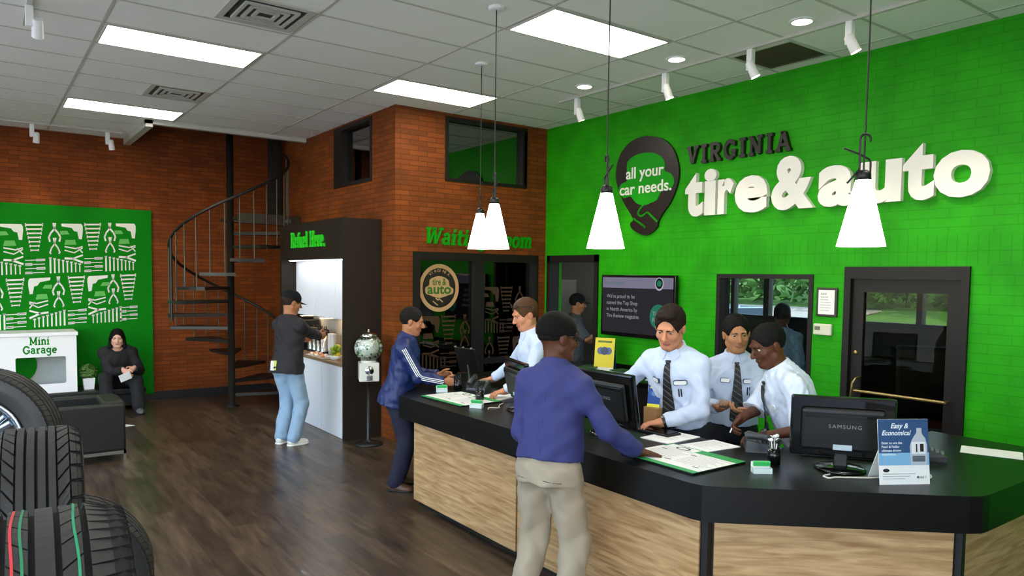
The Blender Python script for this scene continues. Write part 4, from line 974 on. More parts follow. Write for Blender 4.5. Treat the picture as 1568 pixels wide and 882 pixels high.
def person(name, label, loc, heading, s=1.0, hs=1.08, lean=0, bend=0, sway=0, head=(0, 0, 0), hands=None, feet=None, hip=.93, skin='fair', hair=None, cap=None, top=None, bottom=None, tie=None, glasses=None, shoes='1c1a19', h=.006, hface=None, build=1.0, sit=False, cut_below=None, extra=None):
    """local frame: x right, y forward, z up; heading = degrees the body faces, 0 = +Y, positive to the left"""
    M_SK = mat('skin_'+skin, SKINS[skin][0], .5, spec=.3, var=.08, vscale=25); M_LIP = mat('lips_'+skin, SKINS[skin][1], .5)
    th = R(heading); loc = np.array(loc, float)
    Rw = np.array([[math.cos(th), -math.sin(th), 0], [math.sin(th), math.cos(th), 0], [0, 0, 1]])
    toL = lambda p: Rw.T@(np.array(p, float)-loc); dirL = lambda v: Rw.T@np.array(v, float)
    X, Y, Z = V3(1, 0, 0), V3(0, 1, 0), V3(0, 0, 1)
    pel = V3(0, 0, hip*s)
    Rt = rot(Z, sway)@rot(X, -lean); up = Rt@Z; fw = Rt@Y; rt = Rt@X
    neck = pel+up*.53*s; shw = .168*s*build**.7
    sh = {'R': pel+up*.452*s+rt*shw-fw*.005*s, 'L': pel+up*.452*s-rt*shw-fw*.005*s}
    hx, hy, hz = head  # yaw (left +), pitch (down +), roll
    Rb = rot(Z, sway)@rot(X, -lean*.35)
    Rh = Rb@rot(Z, hx)@rot(X, -hy)@rot(Y, hz); hX, hY, hZ = Rh@X, Rh@Y, Rh@Z
    k = s*hs; Hc = neck+up*.070*s+(rot(Z, sway)@rot(X, -lean*.6))@V3(0, .012, .105)*k
    if hy > 15: Hc = Hc+fw*.02*k
    m = lambda x, y, z: Hc+k*(hX*x+hY*y+hZ*z); Ah = np.array([hX, hY, hZ])
    body = SDF(); hd = SDF()
    # head
    hd.u(ell(m(0, -.014, .034), V3(.077, .097, .086)*k, Ah), .01).u(ell(m(0, .022, -.028), V3(.063, .072, .086)*k, Ah), .03)
    hd.u(ell(m(0, .060, -.094), V3(.030, .024, .022)*k, Ah), .03)
    for q in (-1, 1):
        hd.u(rcone(m(q*.055, .002, -.055), m(q*.018, .062, -.096), .020*k, .017*k), .025)
        hd.u(ell(m(q*.040, .060, -.024), V3(.024, .022, .022)*k, Ah), .02)
    hd.u(rcone(m(-.036, .080, .026), m(.036, .080, .026), .013*k, .013*k), .016)
    for q in (-1, 1): hd.cut(ell(m(q*.032, .104, .006), V3(.021, .018, .012)*k, Ah), .014)
    hd.u(rcone(m(0, .090, .014), m(0, .113, -.026), .0085*k, .0125*k), .010)
    for q in (-1, 1): hd.u(ell(m(q*.0125, .102, -.031), V3(.009, .011, .008)*k, Ah), .006)
    lip1, lip2 = ell(m(0, .0885, -.0580), V3(.025, .0095, .0050)*k, Ah), ell(m(0, .0875, -.0665), V3(.022, .0100, .0055)*k, Ah)
    hd.u(lip1, .004).u(lip2, .004)
    for q in (-1, 1): hd.u(ell(m(q*.079, -.008, -.004), V3(.010, .020, .031)*k, Ah), .008).u(ell(m(q*.083, -.004, .006), V3(.008, .016, .018)*k, Ah), .005)
    for o in hd.ops: body.ops.append(o)
    body.u(rcone(neck-up*.02*s, m(0, -.018, -.05), .060*s*build**.5, .056*k), .03)
    # torso
    tab = [(0, .155, .105, 0), (.12, .165, .118, 0), (.35, .145, .105, .012), (.6, .163, .115, .012), (.8, .160, .112, .004), (.9, .128, .092, -.004), (1, .06, .06, -.012)]
    tab = [(a, b*s*build, c_*s*build, d*s) for a, b, c_, d in tab]
    T0, T1 = pel-up*.06*s, neck
    body.u(profile(T0, T1, rt, tab), .03)
    arms = {}
    ua, fa = .295*s, .262*s
    for q in 'RL':
        g = -1 if q == 'L' else 1
        hp = (hands or {}).get(q, {})
        W = toL(hp['at']) if 'at' in hp else sh[q]+V3(g*.05, .04, -.54)*s
        E, W = ik(sh[q], W, ua, fa, hp.get('elbow', V3(g*.5, -1, -.3)))
        arms[q] = (sh[q], E, W)
        body.u(ell(sh[q]-up*.01*s, V3(.052, .056, .054)*s*build), .04).u(rcone(neck+up*.03*s-fw*.015*s, sh[q]+up*.012*s, .045*s, .038*s), .04)
        body.u(rcone(sh[q], E, .047*s*build, .037*s), .03).u(rcone(E, W, .041*s, .027*s), .015)
        d = dirL(hp['dir']) if 'dir' in hp else unit(W-E); n = dirL(hp['palm']) if 'palm' in hp else V3(-g, 0, 0)
        # thumb side: for a right hand with palm down and fingers forward the thumb points left
        sd = -1 if q == 'R' else 1
        hand_sdf(body, W, d, n, sd*-1 if False else (1 if q == 'L' else -1)*-1, s*1.02, **hp.get('pose', {}))
    legs = {}; lg = 1.0 if sit else hip/.93
    for q in 'RL':
        g = -1 if q == 'L' else 1
        hj = pel+V3(g*.088, 0, -.03)*s
        ft = (feet or {}).get(q, {}); A = V3(*ft['at']) if 'at' in ft else V3(g*.10, -.0, .085)*s
        Kn, A = ik(hj, A, .43*s*lg, .415*s*lg, ft.get('knee', V3(g*.15, 1, 0)))
        legs[q] = (hj, Kn, A, ft.get('toe', V3(g*.25, 1, 0)))
        body.u(rcone(hj, Kn, .085*s*build, .055*s), .03).u(rcone(Kn, A, .056*s, .036*s), .02)
        body.u(rcone(A-Z*.035*s, A+unit(legs[q][3])*.14*s-Z*.055*s, .035*s, .025*s), .02)
    def reg(p): return np.where(np.minimum(lip1(p), lip2(p)) < .0025, 1, 0)
    o = sdf_obj(name, body, hface or h, [M_SK, M_LIP], None, reg)
    o.location = loc; o.rotation_euler.z = th; tag(o, label, 'person')
    # eyes and brows
    for q in (-1, 1):
        c_ = m(q*.032, .0772, .006); gz = hY
        e = MB().lathe([(0, -.012), (.009, -.008), (.012, 0), (.0090, .0080), (.0078, .0091)], n=14).lathe([(.0078, .0091), (.003, .0117), (0, .012)], n=14, mi=1)
        B_ = np.array([hX, -hZ, hY]).T
        e.v = [tuple(c_+k*(B_@(np.array(v)*V3(1, .66, 1)))) for v in e.v]; e.build('eye', [mat('eye_white', 'b9b2a8', .25), mat('iris_brown', '1e120c', .15)], o)
    hc = (hair or {}).get('color', '1a120e'); M_HR = mat('hair_'+hc, hc, .6, spec=.15, bump=.6, bscale=140)
    for q in (-1, 1): sdf_obj('eyebrow', SDF().u(rcone(m(q*.014, .0955, .0225), m(q*.048, .0835, .028), .0042*k, .003*k), .001), .0022*k, M_HR, o)
    hm = h*.8
    if hair and hair.get('style') != 'none':
        st = hair.get('style', 'short'); th_ = hair.get('thick', .010)
        H_ = SDF().u(ell(m(0, -.016, .038), V3(.078+th_, .098+th_, .088+th_*1.2)*k, Ah), .02)
        if st == 'long': H_.u(rcone(m(-.066, -.02, .0), m(-.085, .0, -.11), .035*k, .03*k), .03).u(rcone(m(.066, -.02, .0), m(.085, .0, -.11), .035*k, .03*k), .03).u(ell(m(0, -.06, -.05), V3(.085, .05, .10)*k, Ah), .03)
        if st == 'quiff': H_.u(ell(m(0, .062, .106), V3(.058, .034, .024)*k, Ah), .025)
        zl = hair.get('line', .084)
        H_.cut(ell(m(0, .112, -.045), V3(.080 if st != 'long' else .066, .085, zl+.045)*k, Ah), .012)
        if st != 'long':
            low = hair.get('low', -.035)
            H_.keep(lambda p: -(((p-m(0, -.05, low))@(hZ*1.0+hY*-.10))), .012)
            for q in (-1, 1): H_.cut(ell(m(q*.083, .012, -.022), V3(.03, .040, .040)*k, Ah), .008)
        if hair.get('bald'): H_.cut(ell(m(0, .015, .12), V3(.062, .085, .05)*k, Ah), .01)
        H_.disp(wrinkle(.0035, 190, 5, (1, .4, .5)))
        sdf_obj('hair', H_, .0045, M_HR, o)
    if cap:
        M_CP = mat('cap_'+cap['color'], cap['color'], .9, spec=.15, bump=.15, bscale=400)
        C_ = SDF().u(ell(m(0, -.014, .046), V3(.090, .110, cap.get('high', .094))*k, Ah), .02)
        if cap.get('flat'): C_.keep(lambda p: ((p-m(0, 0, .134))@unit(hZ-hY*.08)), .03)
        C_.keep(lambda p: -((p-m(0, 0, cap.get('base', .028)))@unit(hZ-hY*cap.get('tilt', -.12))), .006)
        C_.cut(ell(m(0, -.014, .03), V3(.080, .10, .085)*k, Ah), .004)
        c0 = sdf_obj('cap', C_, .0045, M_CP, o)
        if cap.get('brim', .07):
            bl = cap.get('brim', .07)
            B2 = SDF().u(ell(m(0, .060+bl*.5, cap.get('base', .028)+.012), V3(.075, .045+bl*.5, .030)*k, Ah), .01)
            cc = m(0, .05, cap.get('base', .028)-.02)
            B2.keep(lambda p: np.abs((p-m(0, .06, cap.get('base', .028)+.014))@unit(hZ+hY*.18)+6*((p-m(0, 0, 0))@hX)**2/k)-.0035, .002)
            B2.cut(ell(m(0, -.014, .04), V3(.084, .104, .088)*k, Ah), .004)
            sdf_obj('brim', B2, .0035, M_CP, c0)
        if cap.get('button'): MB().lathe([(0, .006), (.008, .004), (.009, 0)], tuple(m(0, -.012, .046+cap.get('high', .094)-.002)), 10).build('button', M_CP, c0)
    if glasses:
        b = MB()
        zz, yy = (.008, .108)
        if glasses == 'face':
            for q in (-1, 1):
                b.tube([m(q*.034+.024*math.cos(R(a)), yy-.008-abs(.024*math.cos(R(a))*q+.034)*.10, zz+.016*math.sin(R(a))) for a in range(0, 360, 24)], .0018*k, 6, closed=True)
                b.tube([m(q*.058, .094, zz+.006), m(q*.082, .06, zz+.008), m(q*.087, -.01, zz+.006)], .0018*k, 6)
            b.tube([m(-.011, yy-.004, zz+.004), m(.011, yy-.004, zz+.004)], .0016*k, 6)
        else:
            for q in (-1, 1):
                b.tube([m(q*.034+.026*math.cos(R(a)), .088-abs(q*.034+.026*math.cos(R(a)))*.3, .098+.016*math.sin(R(a))) for a in range(0, 360, 24)], .003*k, 6, closed=True)
                b.tube([m(q*.06, .07, .098), m(q*.090, .0, .075), m(q*.092, -.03, .05)], .003*k, 6)
        b.build('glasses', mat('glasses_frame', '1c1a1a' if glasses == 'face' else 'b9bcc0', .2), o)
    # clothing
    if top:
        M_T = mat('cloth_'+top['color'], top['color'], top.get('rough', .8), var=.06, vscale=14, bump=.08, bscale=250)
        inf = top.get('fit', .016); Sh = SDF()
        tb = [(a, b+inf*(1.1 if a < .3 else 1), c_+inf*(1.2 if a < .3 else 1), d) for a, b, c_, d in tab]
        if top.get('hem', 0) > 0:
            T0b = T0-up*top['hem']*s; tb = [(a, b+.026*s*max(0, 1-a/.45), c_+.034*s*max(0, 1-a/.45), d) for a, b, c_, d in tb]
        else: T0b = pel+up*.035*s
        if top.get('hem', 0) <= 0:
            l_ = np.linalg.norm(T1-T0); t0 = .095*s/l_; tb = [(max(0, (a-t0)/(1-t0)), b, c_, d) for a, b, c_, d in tb if a > t0*.5]
            tb[0] = (0, tb[0][1]*1.01, tb[0][2]*1.02, tb[0][3])
            if len(tb) > 1: tb[1] = (tb[1][0]+.06, tb[1][1]*1.05+.012*s, tb[1][2]*1.07+.012*s, tb[1][3])
        Sh.u(profile(T0b, T1+up*.015*s, rt, tb), .03); Tor = SDF().u(profile(T0b, T1+up*.015*s, rt, tb), .03)
        for q in 'RL':
            a, E, W = arms[q]; g = -1 if q == 'L' else 1
            SL_ = SDF().u(ell(a-up*.012*s, V3(.058, .062, .058)*s*build), .045)
            slv = top.get('sleeve', 1.0)
            if slv >= .9:
                SL_.u(rcone(a, E, .050*s*build+inf*.6, .039*s+inf*.9), .035)
                We = E+(W-E)*.93; SL_.u(rcone(E, We+unit(W-E)*.03, .040*s+inf*.9, .030*s+inf*.75), .018)
                dq = unit(W-E); SL_.cut(lambda p, We=We, dq=dq: (We-p)@dq, .004)
            else:
                e2 = a+(E-a)*min(1, slv*2); dq = unit(E-a); SL_.u(rcone(a, e2+dq*.05, .050*s*build+inf*.6, .046*s+inf*1.5), .035)
                SL_.cut(lambda p, e2=e2, dq=dq: (e2-p)@dq, .004)
            Tor.u(rcone(neck+up*.02*s-fw*.015*s, a+up*.012*s, .045*s+inf, .040*s+inf), .04); Tor.u(ell(a-up*.012*s, V3(.058, .062, .058)*s*build), .045)
            SL_.box = SL_.bounds(); Sh.u(SL_, .035)
            Sh.u(rcone(neck+up*.02*s-fw*.015*s, a+up*.012*s, .045*s+inf, .040*s+inf), .04)
        wr_ = wrinkle(top.get('fold', .016), 38, top.get('seed', 1)); Sh.disp(wr_); Tor.disp(wr_)
        nb = neck+up*.012*s
        if top.get('collar', 'shirt') != 'none':
            ch = {'shirt': .05, 'jacket': .06, 'crew': .022}.get(top.get('collar', 'shirt'), .05)
            cd = unit(m(0, -.018, -.05)-neck); c0_ = neck+cd*.012*s
            Sh.u(rcone(c0_-cd*.02*s, c0_+cd*ch*s, .080*s*build**.5, .070*k), .014)
            Sh.cut(lambda p, c1=c0_+cd*ch*s: np.maximum(-((p-c1)@unit(cd-fw*(-.30))), np.linalg.norm(p-c1, axis=1)-.20*s), .004)
        # neck opening
        fr = SDF().u(rcone(neck-up*.03*s+fw*.01*s, m(0, -.018, -.03), .062*s*build**.5, .064*k), .01)
        Sh.cut(fr, .003)
        if top.get('open'): Sh.cut(ell(neck+fw*.10*s-up*.05*s, V3(.03, .09, .12)*s, [rt, fw, up]), .006)
        to = sdf_obj(top.get('name', 'shirt'), Sh, h, M_T, o)
        if top.get('collar', 'shirt') == 'shirt':
            cd = unit(m(0, -.018, -.05)-neck); cb = neck+cd*.05*s
            for q in (-1, 1):
                P = [cb+rt*q*x*s+fw*y*s+up*z*s for x, y, z in ((.008, .078, -.012), (.052, .052, .004), (.070, .066, -.040), (.036, .092, -.072))]
                nn = unit(np.cross(P[1]-P[0], P[3]-P[0])); nn = nn if nn@fw > 0 else -nn
                MB().add([p+nn*.009*s for p in P]+[p-nn*.004*s for p in P], [(0, 1, 2, 3), (7, 6, 5, 4), (0, 4, 5, 1), (1, 5, 6, 2), (2, 6, 7, 3), (3, 7, 4, 0)]).build('collar_point', M_T, to)
        if top.get('detail'): top['detail'](to, dict(pel=pel, up=up, fw=fw, rt=rt, neck=neck, s=s, sh=sh, arms=arms, S=Sh, build=build, toL=toL))
    if bottom:
        M_B = mat('cloth_'+bottom['color'], bottom['color'], bottom.get('rough', .85), var=bottom.get('var', .08), vscale=9, bump=.06, bscale=300)
        Bt = SDF(); inf = bottom.get('fit', .018)
        Bt.u(profile(pel-up*.10*s, pel+up*.065*s, rt, [(0, .155*s*build+inf, .11*s*build+inf, 0), (.5, .160*s*build+inf*.8, .118*s*build+inf*.8, 0), (1, .150*s*build+inf*.6, .110*s*build+inf*.6, .004)]), .03)
        for q in 'RL':
            hj, Kn, A, toe = legs[q]; g = -1 if q == 'L' else 1
            Bt.u(ell(hj+V3(0, -.035, -.01)*s, V3(.088, .085, .10)*s*build), .03)
            Bt.u(rcone(hj, Kn, .090*s*build+inf*.6, .062*s+inf), .03)
            A2 = A+(Kn-A)*.02; Bt.u(rcone(Kn, A2-Z*.0, .062*s+inf, .056*s+inf*.9), .025)
        zf = min(legs['R'][2][2], legs['L'][2][2])
        Bt.keep(lambda p: ((pel+up*.06*s-p)@(-up))-0, .004) if False else None
        Bt.cut(lambda p: (p-V3(0, 0, zf-.055*s))@Z, .004)
        Bt.disp(wrinkle(bottom.get('fold', .012), 26, 3, (1, 1, .3)))
        bo = sdf_obj('trousers', Bt, h, M_B, o)
        if bottom.get('belt'):
            w0, d0 = .150*s*build+inf*.6+.006, .110*s*build+inf*.6+.006; c0 = pel+up*.052*s; b = MB(); vs = []; N = 40
            for i in range(N):
                a = 2*math.pi*i/N
                for z_ in (-.016, .016):
                    for e_ in (0, .008): vs.append(c0+rt*(w0+e_)*math.cos(a)+fw*((d0+e_)*math.sin(a)+.004*s)+up*z_*s)
            fs = []
            for i in range(N):
                j = (i+1) % N; fs += [(4*i+1, 4*j+1, 4*j+3, 4*i+3), (4*i+2, 4*i+3, 4*j+3, 4*j+2), (4*j, 4*j+1, 4*i+1, 4*i)]
            b.add(vs, fs, 0, True); b.build('belt', mat('belt_'+bottom['belt'], bottom['belt'], .4), o)
        if bottom.get('detail'): bottom['detail'](bo, dict(pel=pel, up=up, fw=fw, rt=rt, s=s, S=Bt, legs=legs))
    if shoes:
        for q in 'RL':
            hj, Kn, A, toe = legs[q]; t = unit(V3(toe[0], toe[1], 0)); sd = V3(t[1], -t[0], 0); sole = A[2]-.085*s
            F = SDF().u(rcone(A+V3(0, 0, -.04)*s-t*.035*s, A+V3(0, 0, -.045)*s+t*.05*s, .044*s, .046*s), .02).u(ell(A+t*.11*s-Z*.058*s, V3(.075, .050, .038)*s, [t, sd, Z]), .03).u(rcone(A, A-Z*.04*s, .043*s, .046*s), .02)
            F.cut(lambda p: ((p-V3(0, 0, sole))@Z), .003)
            sh_ = sdf_obj('shoe', F, .006, mat('shoe_'+shoes, shoes, .45), o)
            SL = SDF().u(rcone(A-t*.035*s-Z*.07*s, A+t*.05*s-Z*.07*s, .050*s, .050*s), .02).u(ell(A+t*.11*s-Z*.07*s, V3(.080, .054, .05)*s, [t, sd, Z]), .03)
            SL.keep(lambda p: np.abs((p-V3(0, 0, sole+.010*s))@Z)-.010*s, .003)
            sdf_obj('sole', SL, .006, mat('sole_dark', '171615', .7) if shoes != 'd9d6cc' else mat('sole_white', 'e8e6df', .6), sh_)
    if tie:
        Sb = Tor; b = MB(); N = 16; vs = []; c0 = neck+up*.012*s+fw*.055*s
        ln = tie.get('len', .44)*s
        def surf(z, x):
            """front of the shirt at height z below the collar"""
            p0 = neck-up*z+rt*x; ts = np.linspace(.02, .28, 60)*s; P = p0[None]+ts[:, None]*fw[None]; d = Sb(P); i = np.where(d < 0)[0]; t = ts[i[-1]] if len(i) else .07*s; return p0+fw*(t+.006)
        def w(t): return (.018+.034*min(1, t*1.15))*s if t < .93 else .052*s*(1-t)/.07*1.0+.002
        kn = surf(.018*s, 0)
        sw = tie.get('swing', V3(0, 0, 0))
        for i in range(N+1):
            t = i/N; z = .035*s+t*ln
            for x in (-w(t), w(t)): vs.append(surf(z, x)*1.0+fw*.004+dirL(sw)*t**2*ln if False else surf(z, x)+fw*.004+np.array(sw)*t*t)
        vs2 = [v+fw*.007 for v in vs]
        n = len(vs); fs = []
        for i in range(N): a = 2*i; fs += [(n+a, n+a+1, n+a+3, n+a+2), (a, a+2, n+a+2, n+a), (a+1, n+a+1, n+a+3, a+3), (a, a+1, a+3, a+2)]
        b.add(vs+vs2, fs, 0)
        kk = kn-up*.012*s
        b.add([kk+rt*x*s+up*z*s+fw*y*s for z, hw in ((.018, .019), (-.016, .013)) for x, y in ((-hw, -.002), (hw, -.002), (hw*.8, .014), (-hw*.8, .014))], [(0, 1, 2, 3), (7, 6, 5, 4), (2, 1, 5, 6), (3, 2, 6, 7), (0, 3, 7, 4)], 0)
        b.build('tie', M_TIE, o)
    if extra: extra(o, dict(pel=pel, up=up, fw=fw, rt=rt, neck=neck, s=s, sh=sh, arms=arms, m=m, k=k, hX=hX, hY=hY, hZ=hZ, top=Sh if top else None, torso=Tor if top else None, build=build, toL=toL, dirL=dirL))
    return o
def stripe_mat(name, c1, c2, scale, ang):
    m = bpy.data.materials.new(name); m.use_nodes = True; nt = m.node_tree; L = nt.links.new; b = nt.nodes['Principled BSDF']
    tc = nt.nodes.new('ShaderNodeTexCoord'); mp = nt.nodes.new('ShaderNodeMapping'); L(tc.outputs['Object'], mp.inputs[0]); mp.inputs['Rotation'].default_value = (0, R(ang), 0)
    wv = nt.nodes.new('ShaderNodeTexWave'); wv.bands_direction = 'Z'; wv.inputs['Scale'].default_value = scale; L(mp.outputs[0], wv.inputs[0])
    rp = nt.nodes.new('ShaderNodeValToRGB'); rp.color_ramp.interpolation = 'CONSTANT'; rp.color_ramp.elements[0].color = srgb(c1); rp.color_ramp.elements[1].color = srgb(c2); rp.color_ramp.elements[1].position = .86
    L(wv.outputs['Fac'], rp.inputs[0]); L(rp.outputs[0], b.inputs['Base Color']); b.inputs['Roughness'].default_value = .6
    return m
M_TIE = stripe_mat('tie_stripes', '18181b', '55534f', 9, 35)
# ------------------------------------------------------------------ the people
def hd_(dx, dy): return math.degrees(math.atan2(-dx, dy))
def surf(c, z, x, side=1):
    """point on the clothing z below the collar, x to the wearer's right, on the front (1) or back (-1)"""
    s = c['s']; p0 = c['neck']-c['up']*z*s+c['rt']*x*s; ts = np.linspace(.0, .30, 90)*s; P = p0[None]+ts[:, None]*c['fw'][None]*side
    d = c['torso'](P); i = np.where(d < 0)[0]; return p0+c['fw']*side*(ts[i[-1]] if len(i) else .08*s)
def patch(o, c, z, x, w, h_, m, name='name_badge', lift=.004):
    p = surf(c, z, x); px = surf(c, z, x+.02); pz = surf(c, z+.02, x); u = unit(px-p); v = unit(p-pz); n = unit(np.cross(u, v)); n = n if n@c['fw'] > 0 else -n
    q = [p+u*a*w/2+v*b*h_/2 for a, b in ((-1, -.6), (-.8, -1), (.8, -1), (1, -.6), (1, .6), (.8, 1), (-.8, 1), (-1, .6))]
    MB().add([e+n*lift for e in q]+[e-n*.004 for e in q], [tuple(range(8))]+[(i, (i+1) % 8, 8+(i+1) % 8, 8+i) for i in range(8)]).build(name, m, o)
    return p, u, v, n
M_BADGE = mat('badge_white', 'f2f2ee', .5); M_BADGEB = mat('badge_border', '2c3a55', .5)
def staff(pens):
    def f(o, c):
        for x, z, w in ((.085, .15, .085), (-.085, .15, .062)):
            patch(o, c, z, -x if x > 0 else -x, w+.008, .036, M_BADGEB, 'badge_border', .009); patch(o, c, z, -x, w, .028, M_BADGE, 'name_badge', .0105)
        for k in range(pens):
            p = surf(c, .205, -.075-.016*k); MB().tube([p+c['fw']*.008-c['up']*.045, p+c['fw']*.008+c['up']*.012], .0045, 8).build('pen', M_BLKPL, o)
        if 'watch' in c: pass
    return f
def watch(o, c, q, mtl):
    E, W = c['arms'][q][1:]; d = unit(E-W); p = W+d*.012; 
    MB().tube([p-d*.010, p+d*.010], .037*c['s'], 18).build('watch_band', mtl, o)
    n = unit(np.cross(d, [0, 0, 1])); u_ = unit(np.cross(n, d)); u_ = u_ if u_[2] > 0 else -u_
    MB().tube([p+u_*.033*c['s'], p+u_*.043*c['s']], .018, 16).build('watch_face', M_CHROME, o)
BLUE = dict(color='c3cfe6', fit=.020)
DARKT = dict(color='1b1c22', belt='0f0e0e')
def pockets(o, c):
    def bs(z, x):
        p0 = c['pel']-c['up']*z+c['rt']*x; ts = np.linspace(.0, .32, 90); i = np.where(c['S'](p0[None]-ts[:, None]*c['fw'][None]) < 0)[0]; return p0-c['fw']*(ts[i[-1]] if len(i) else .135)
    m_ = mat('trouser_seam', '5e5546', .8)
    for x0, x1 in ((.035, .135), (-.135, -.035)): MB().tube([bs(.075+.008*k/6, x0+(x1-x0)*k/6) for k in range(7)], .003, 6).build('pocket_welt', m_, o)
    MB().tube([bs(z, 0)+c['fw']*.001 for z in np.linspace(-.03, .13, 10)], .0022, 6).build('back_seam', m_, o)
    for x in (-.11, -.04, .04, .11): MB().tube([bs(z, x)-c['fw']*.004 for z in np.linspace(-.068, -.03, 4)], .006, 6).build('belt_loop', MATS['cloth_a3957f'], o)
person('person', 'person in purple shirt and black cap leaning on counter, back to the viewer', (2.62, 3.20, 0), -66, s=1.0, hs=1.12, lean=7, head=(-38, 2, 0), skin='dark',
       cap=dict(color='12110f', flat=False, high=.098, base=.012, tilt=-.02, brim=.028, button=True), hair=dict(color='14100e', low=-.012, thick=.003), glasses='face',
       top=dict(color='31346c', fit=.026, fold=.016, seed=4), bottom=dict(color='a3957f', belt='1c1714', fit=.026, fold=.020, detail=pockets),
       hands={'R': dict(at=(3.06, 2.93, 1.0), dir=(.85, -.45, -.18), palm=(-.1, 0, -1), elbow=(.3, -1, -.4), pose=dict(curl=(6, 10, 8), spread=7)), 'L': dict(at=(2.82, 3.42, .985), dir=(1, .1, -.1), palm=(0, 0, -1), elbow=(-.35, -.7, -1))}, h=.006, hface=.005,
       feet={'R': dict(at=(.13, -.02, .085)), 'L': dict(at=(-.13, -.06, .085))},
       extra=lambda o, c: ([MB().tube([surf(c, z, x, -1)-c['fw']*.0005 for z in np.linspace(.14, .46, 14)], .0025, 6).build('back_pleat', MATS['cloth_31346c'], o) for x in (-.012, .012)],
                           MB().tube([surf(c, .135, x, -1)-c['fw']*.0005 for x in np.linspace(-.15, .15, 16)], .0025, 6).build('yoke_seam', MATS['cloth_31346c'], o)))
person('person', 'person in pale blue shirt and tie, short dark hair, looking down at counter', (4.06, 3.47, 0), hd_(-.95, -.32), s=1.03, hs=1.14, lean=17, head=(4, 17, -4), skin='fair',
       hair=dict(color='221712', style='quiff', line=.088), top=dict(BLUE, seed=2), bottom=DARKT, tie=dict(len=.46), build=1.08,
       hands={'L': dict(at=(3.74, 3.36, 1.02), dir=(-.75, .6, -.1), palm=(0, 0, -1), elbow=(-1, -.5, -.2), pose=dict(curl=(20, 25, 15))), 'R': dict(at=(3.62, 3.70, 1.01), dir=(-1, .1, -.1), palm=(0, 0, -1), elbow=(1, -.5, -.2))}, h=.006, hface=.0042,
       extra=lambda o, c: (staff(2)(o, c), watch(o, c, 'L', M_BLKPL)))
person('person', 'person in pale blue shirt and tie facing viewer, holding a small dark phone', (4.56, 3.40, 0), hd_(-.70, -.72), s=.965, hs=1.15, lean=3, head=(4, 6, 4), skin='olive',
       hair=dict(color='0f0c0b', line=.082), top=dict(BLUE, seed=6), bottom=DARKT, tie=dict(len=.44),
       hands={'L': dict(at=(4.27, 3.06, 1.085), dir=(-.75, .5, .1), palm=(.1, .1, 1), elbow=(-1, -.6, -.5), pose=dict(curl=(25, 35, 25), thumb=30)), 'R': dict(at=(4.23, 3.27, 1.085), dir=(-.45, -.7, .15), palm=(.1, .1, 1), elbow=(1, -.6, -.5), pose=dict(curl=(25, 35, 25), thumb=30))}, h=.006, hface=.0045,
       extra=staff(4))
person('person', 'person in white short-sleeved shirt bending over counter, face turned left, holding pen', (4.50, 2.71, 0), hd_(-.74, .62), s=.985, hs=1.18, lean=27, head=(16, 12, 0), skin='dark',
       hair=dict(color='0d0a09', line=.080, thick=.005), top=dict(color='d3dcec', fit=.026, sleeve=.52, seed=8), bottom=DARKT, tie=dict(len=.40, swing=(0, .08, -.02)), build=1.2,
       hands={'L': dict(at=(4.03, 2.77, 1.0), dir=(-.8, .55, -.05), palm=(0, 0, -1), elbow=(-.6, -1, -.2), pose=dict(curl=(25, 30, 25))), 'R': dict(at=(4.02, 2.93, 1.09), dir=(-.8, .1, -.55), palm=(.3, -.9, -.3), elbow=(1, -.5, -.3), pose=dict(curl=(45, 45, 30), thumb=40))}, h=.006, hface=.0045,
       extra=lambda o, c: (patch(o, c, .17, -.10, .075, .03, M_BADGE), watch(o, c, 'L', M_BLKPL), MB().tube([c['arms']['R'][2]+c['dirL']((-.07, -.0, -.015)), c['arms']['R'][2]+c['dirL']((-.10, .01, -.085))], .0045, 8).build('pen', M_PAPER, o)))
person('person', 'person with sunglasses pushed up in brown hair, pale blue shirt, behind customer in purple', (4.10, 5.10, 0), hd_(-.88, .34), s=1.02, hs=1.10, lean=14, head=(10, 14, 0), skin='fair',
       hair=dict(color='4a3320', line=.082, low=-.05), glasses='hair', top=dict(BLUE, seed=9), bottom=DARKT,
       hands={'R': dict(at=(3.93, 5.66, 1.02), dir=(-.6, .7, -.1), palm=(-.3, 0, -1), elbow=(1, -.5, -.6), pose=dict(curl=(15, 20, 15))), 'L': dict(at=(3.62, 5.02, 1.02), dir=(-1, .1, -.1), palm=(0, 0, -1), elbow=(-1, -.3, -.4))}, h=.007, hface=.0055)
person('person', 'person in dark cap and grey short-sleeved shirt standing in the doorway', (6.83, 7.84, 0), hd_(.80, -.60), s=.99, hs=1.06, lean=4, head=(0, 6, 0), skin='tan',
       hair=dict(color='1c1512'), cap=dict(color='16171a', base=.026), top=dict(color='3f4347', sleeve=.5, collar='crew', hem=.04), bottom=dict(color='2b2f2c', belt='111111'),
       hands={'R': dict(at=(7.02, 7.42, 1.22), dir=(.8, -.5, .2), palm=(0, 0, 1), elbow=(.5, -1, -.6)), 'L': dict(at=(7.14, 7.62, 1.05), dir=(.8, -.5, 0), palm=(0, 0, 1), elbow=(-.6, -1, -.6))}, h=.008)
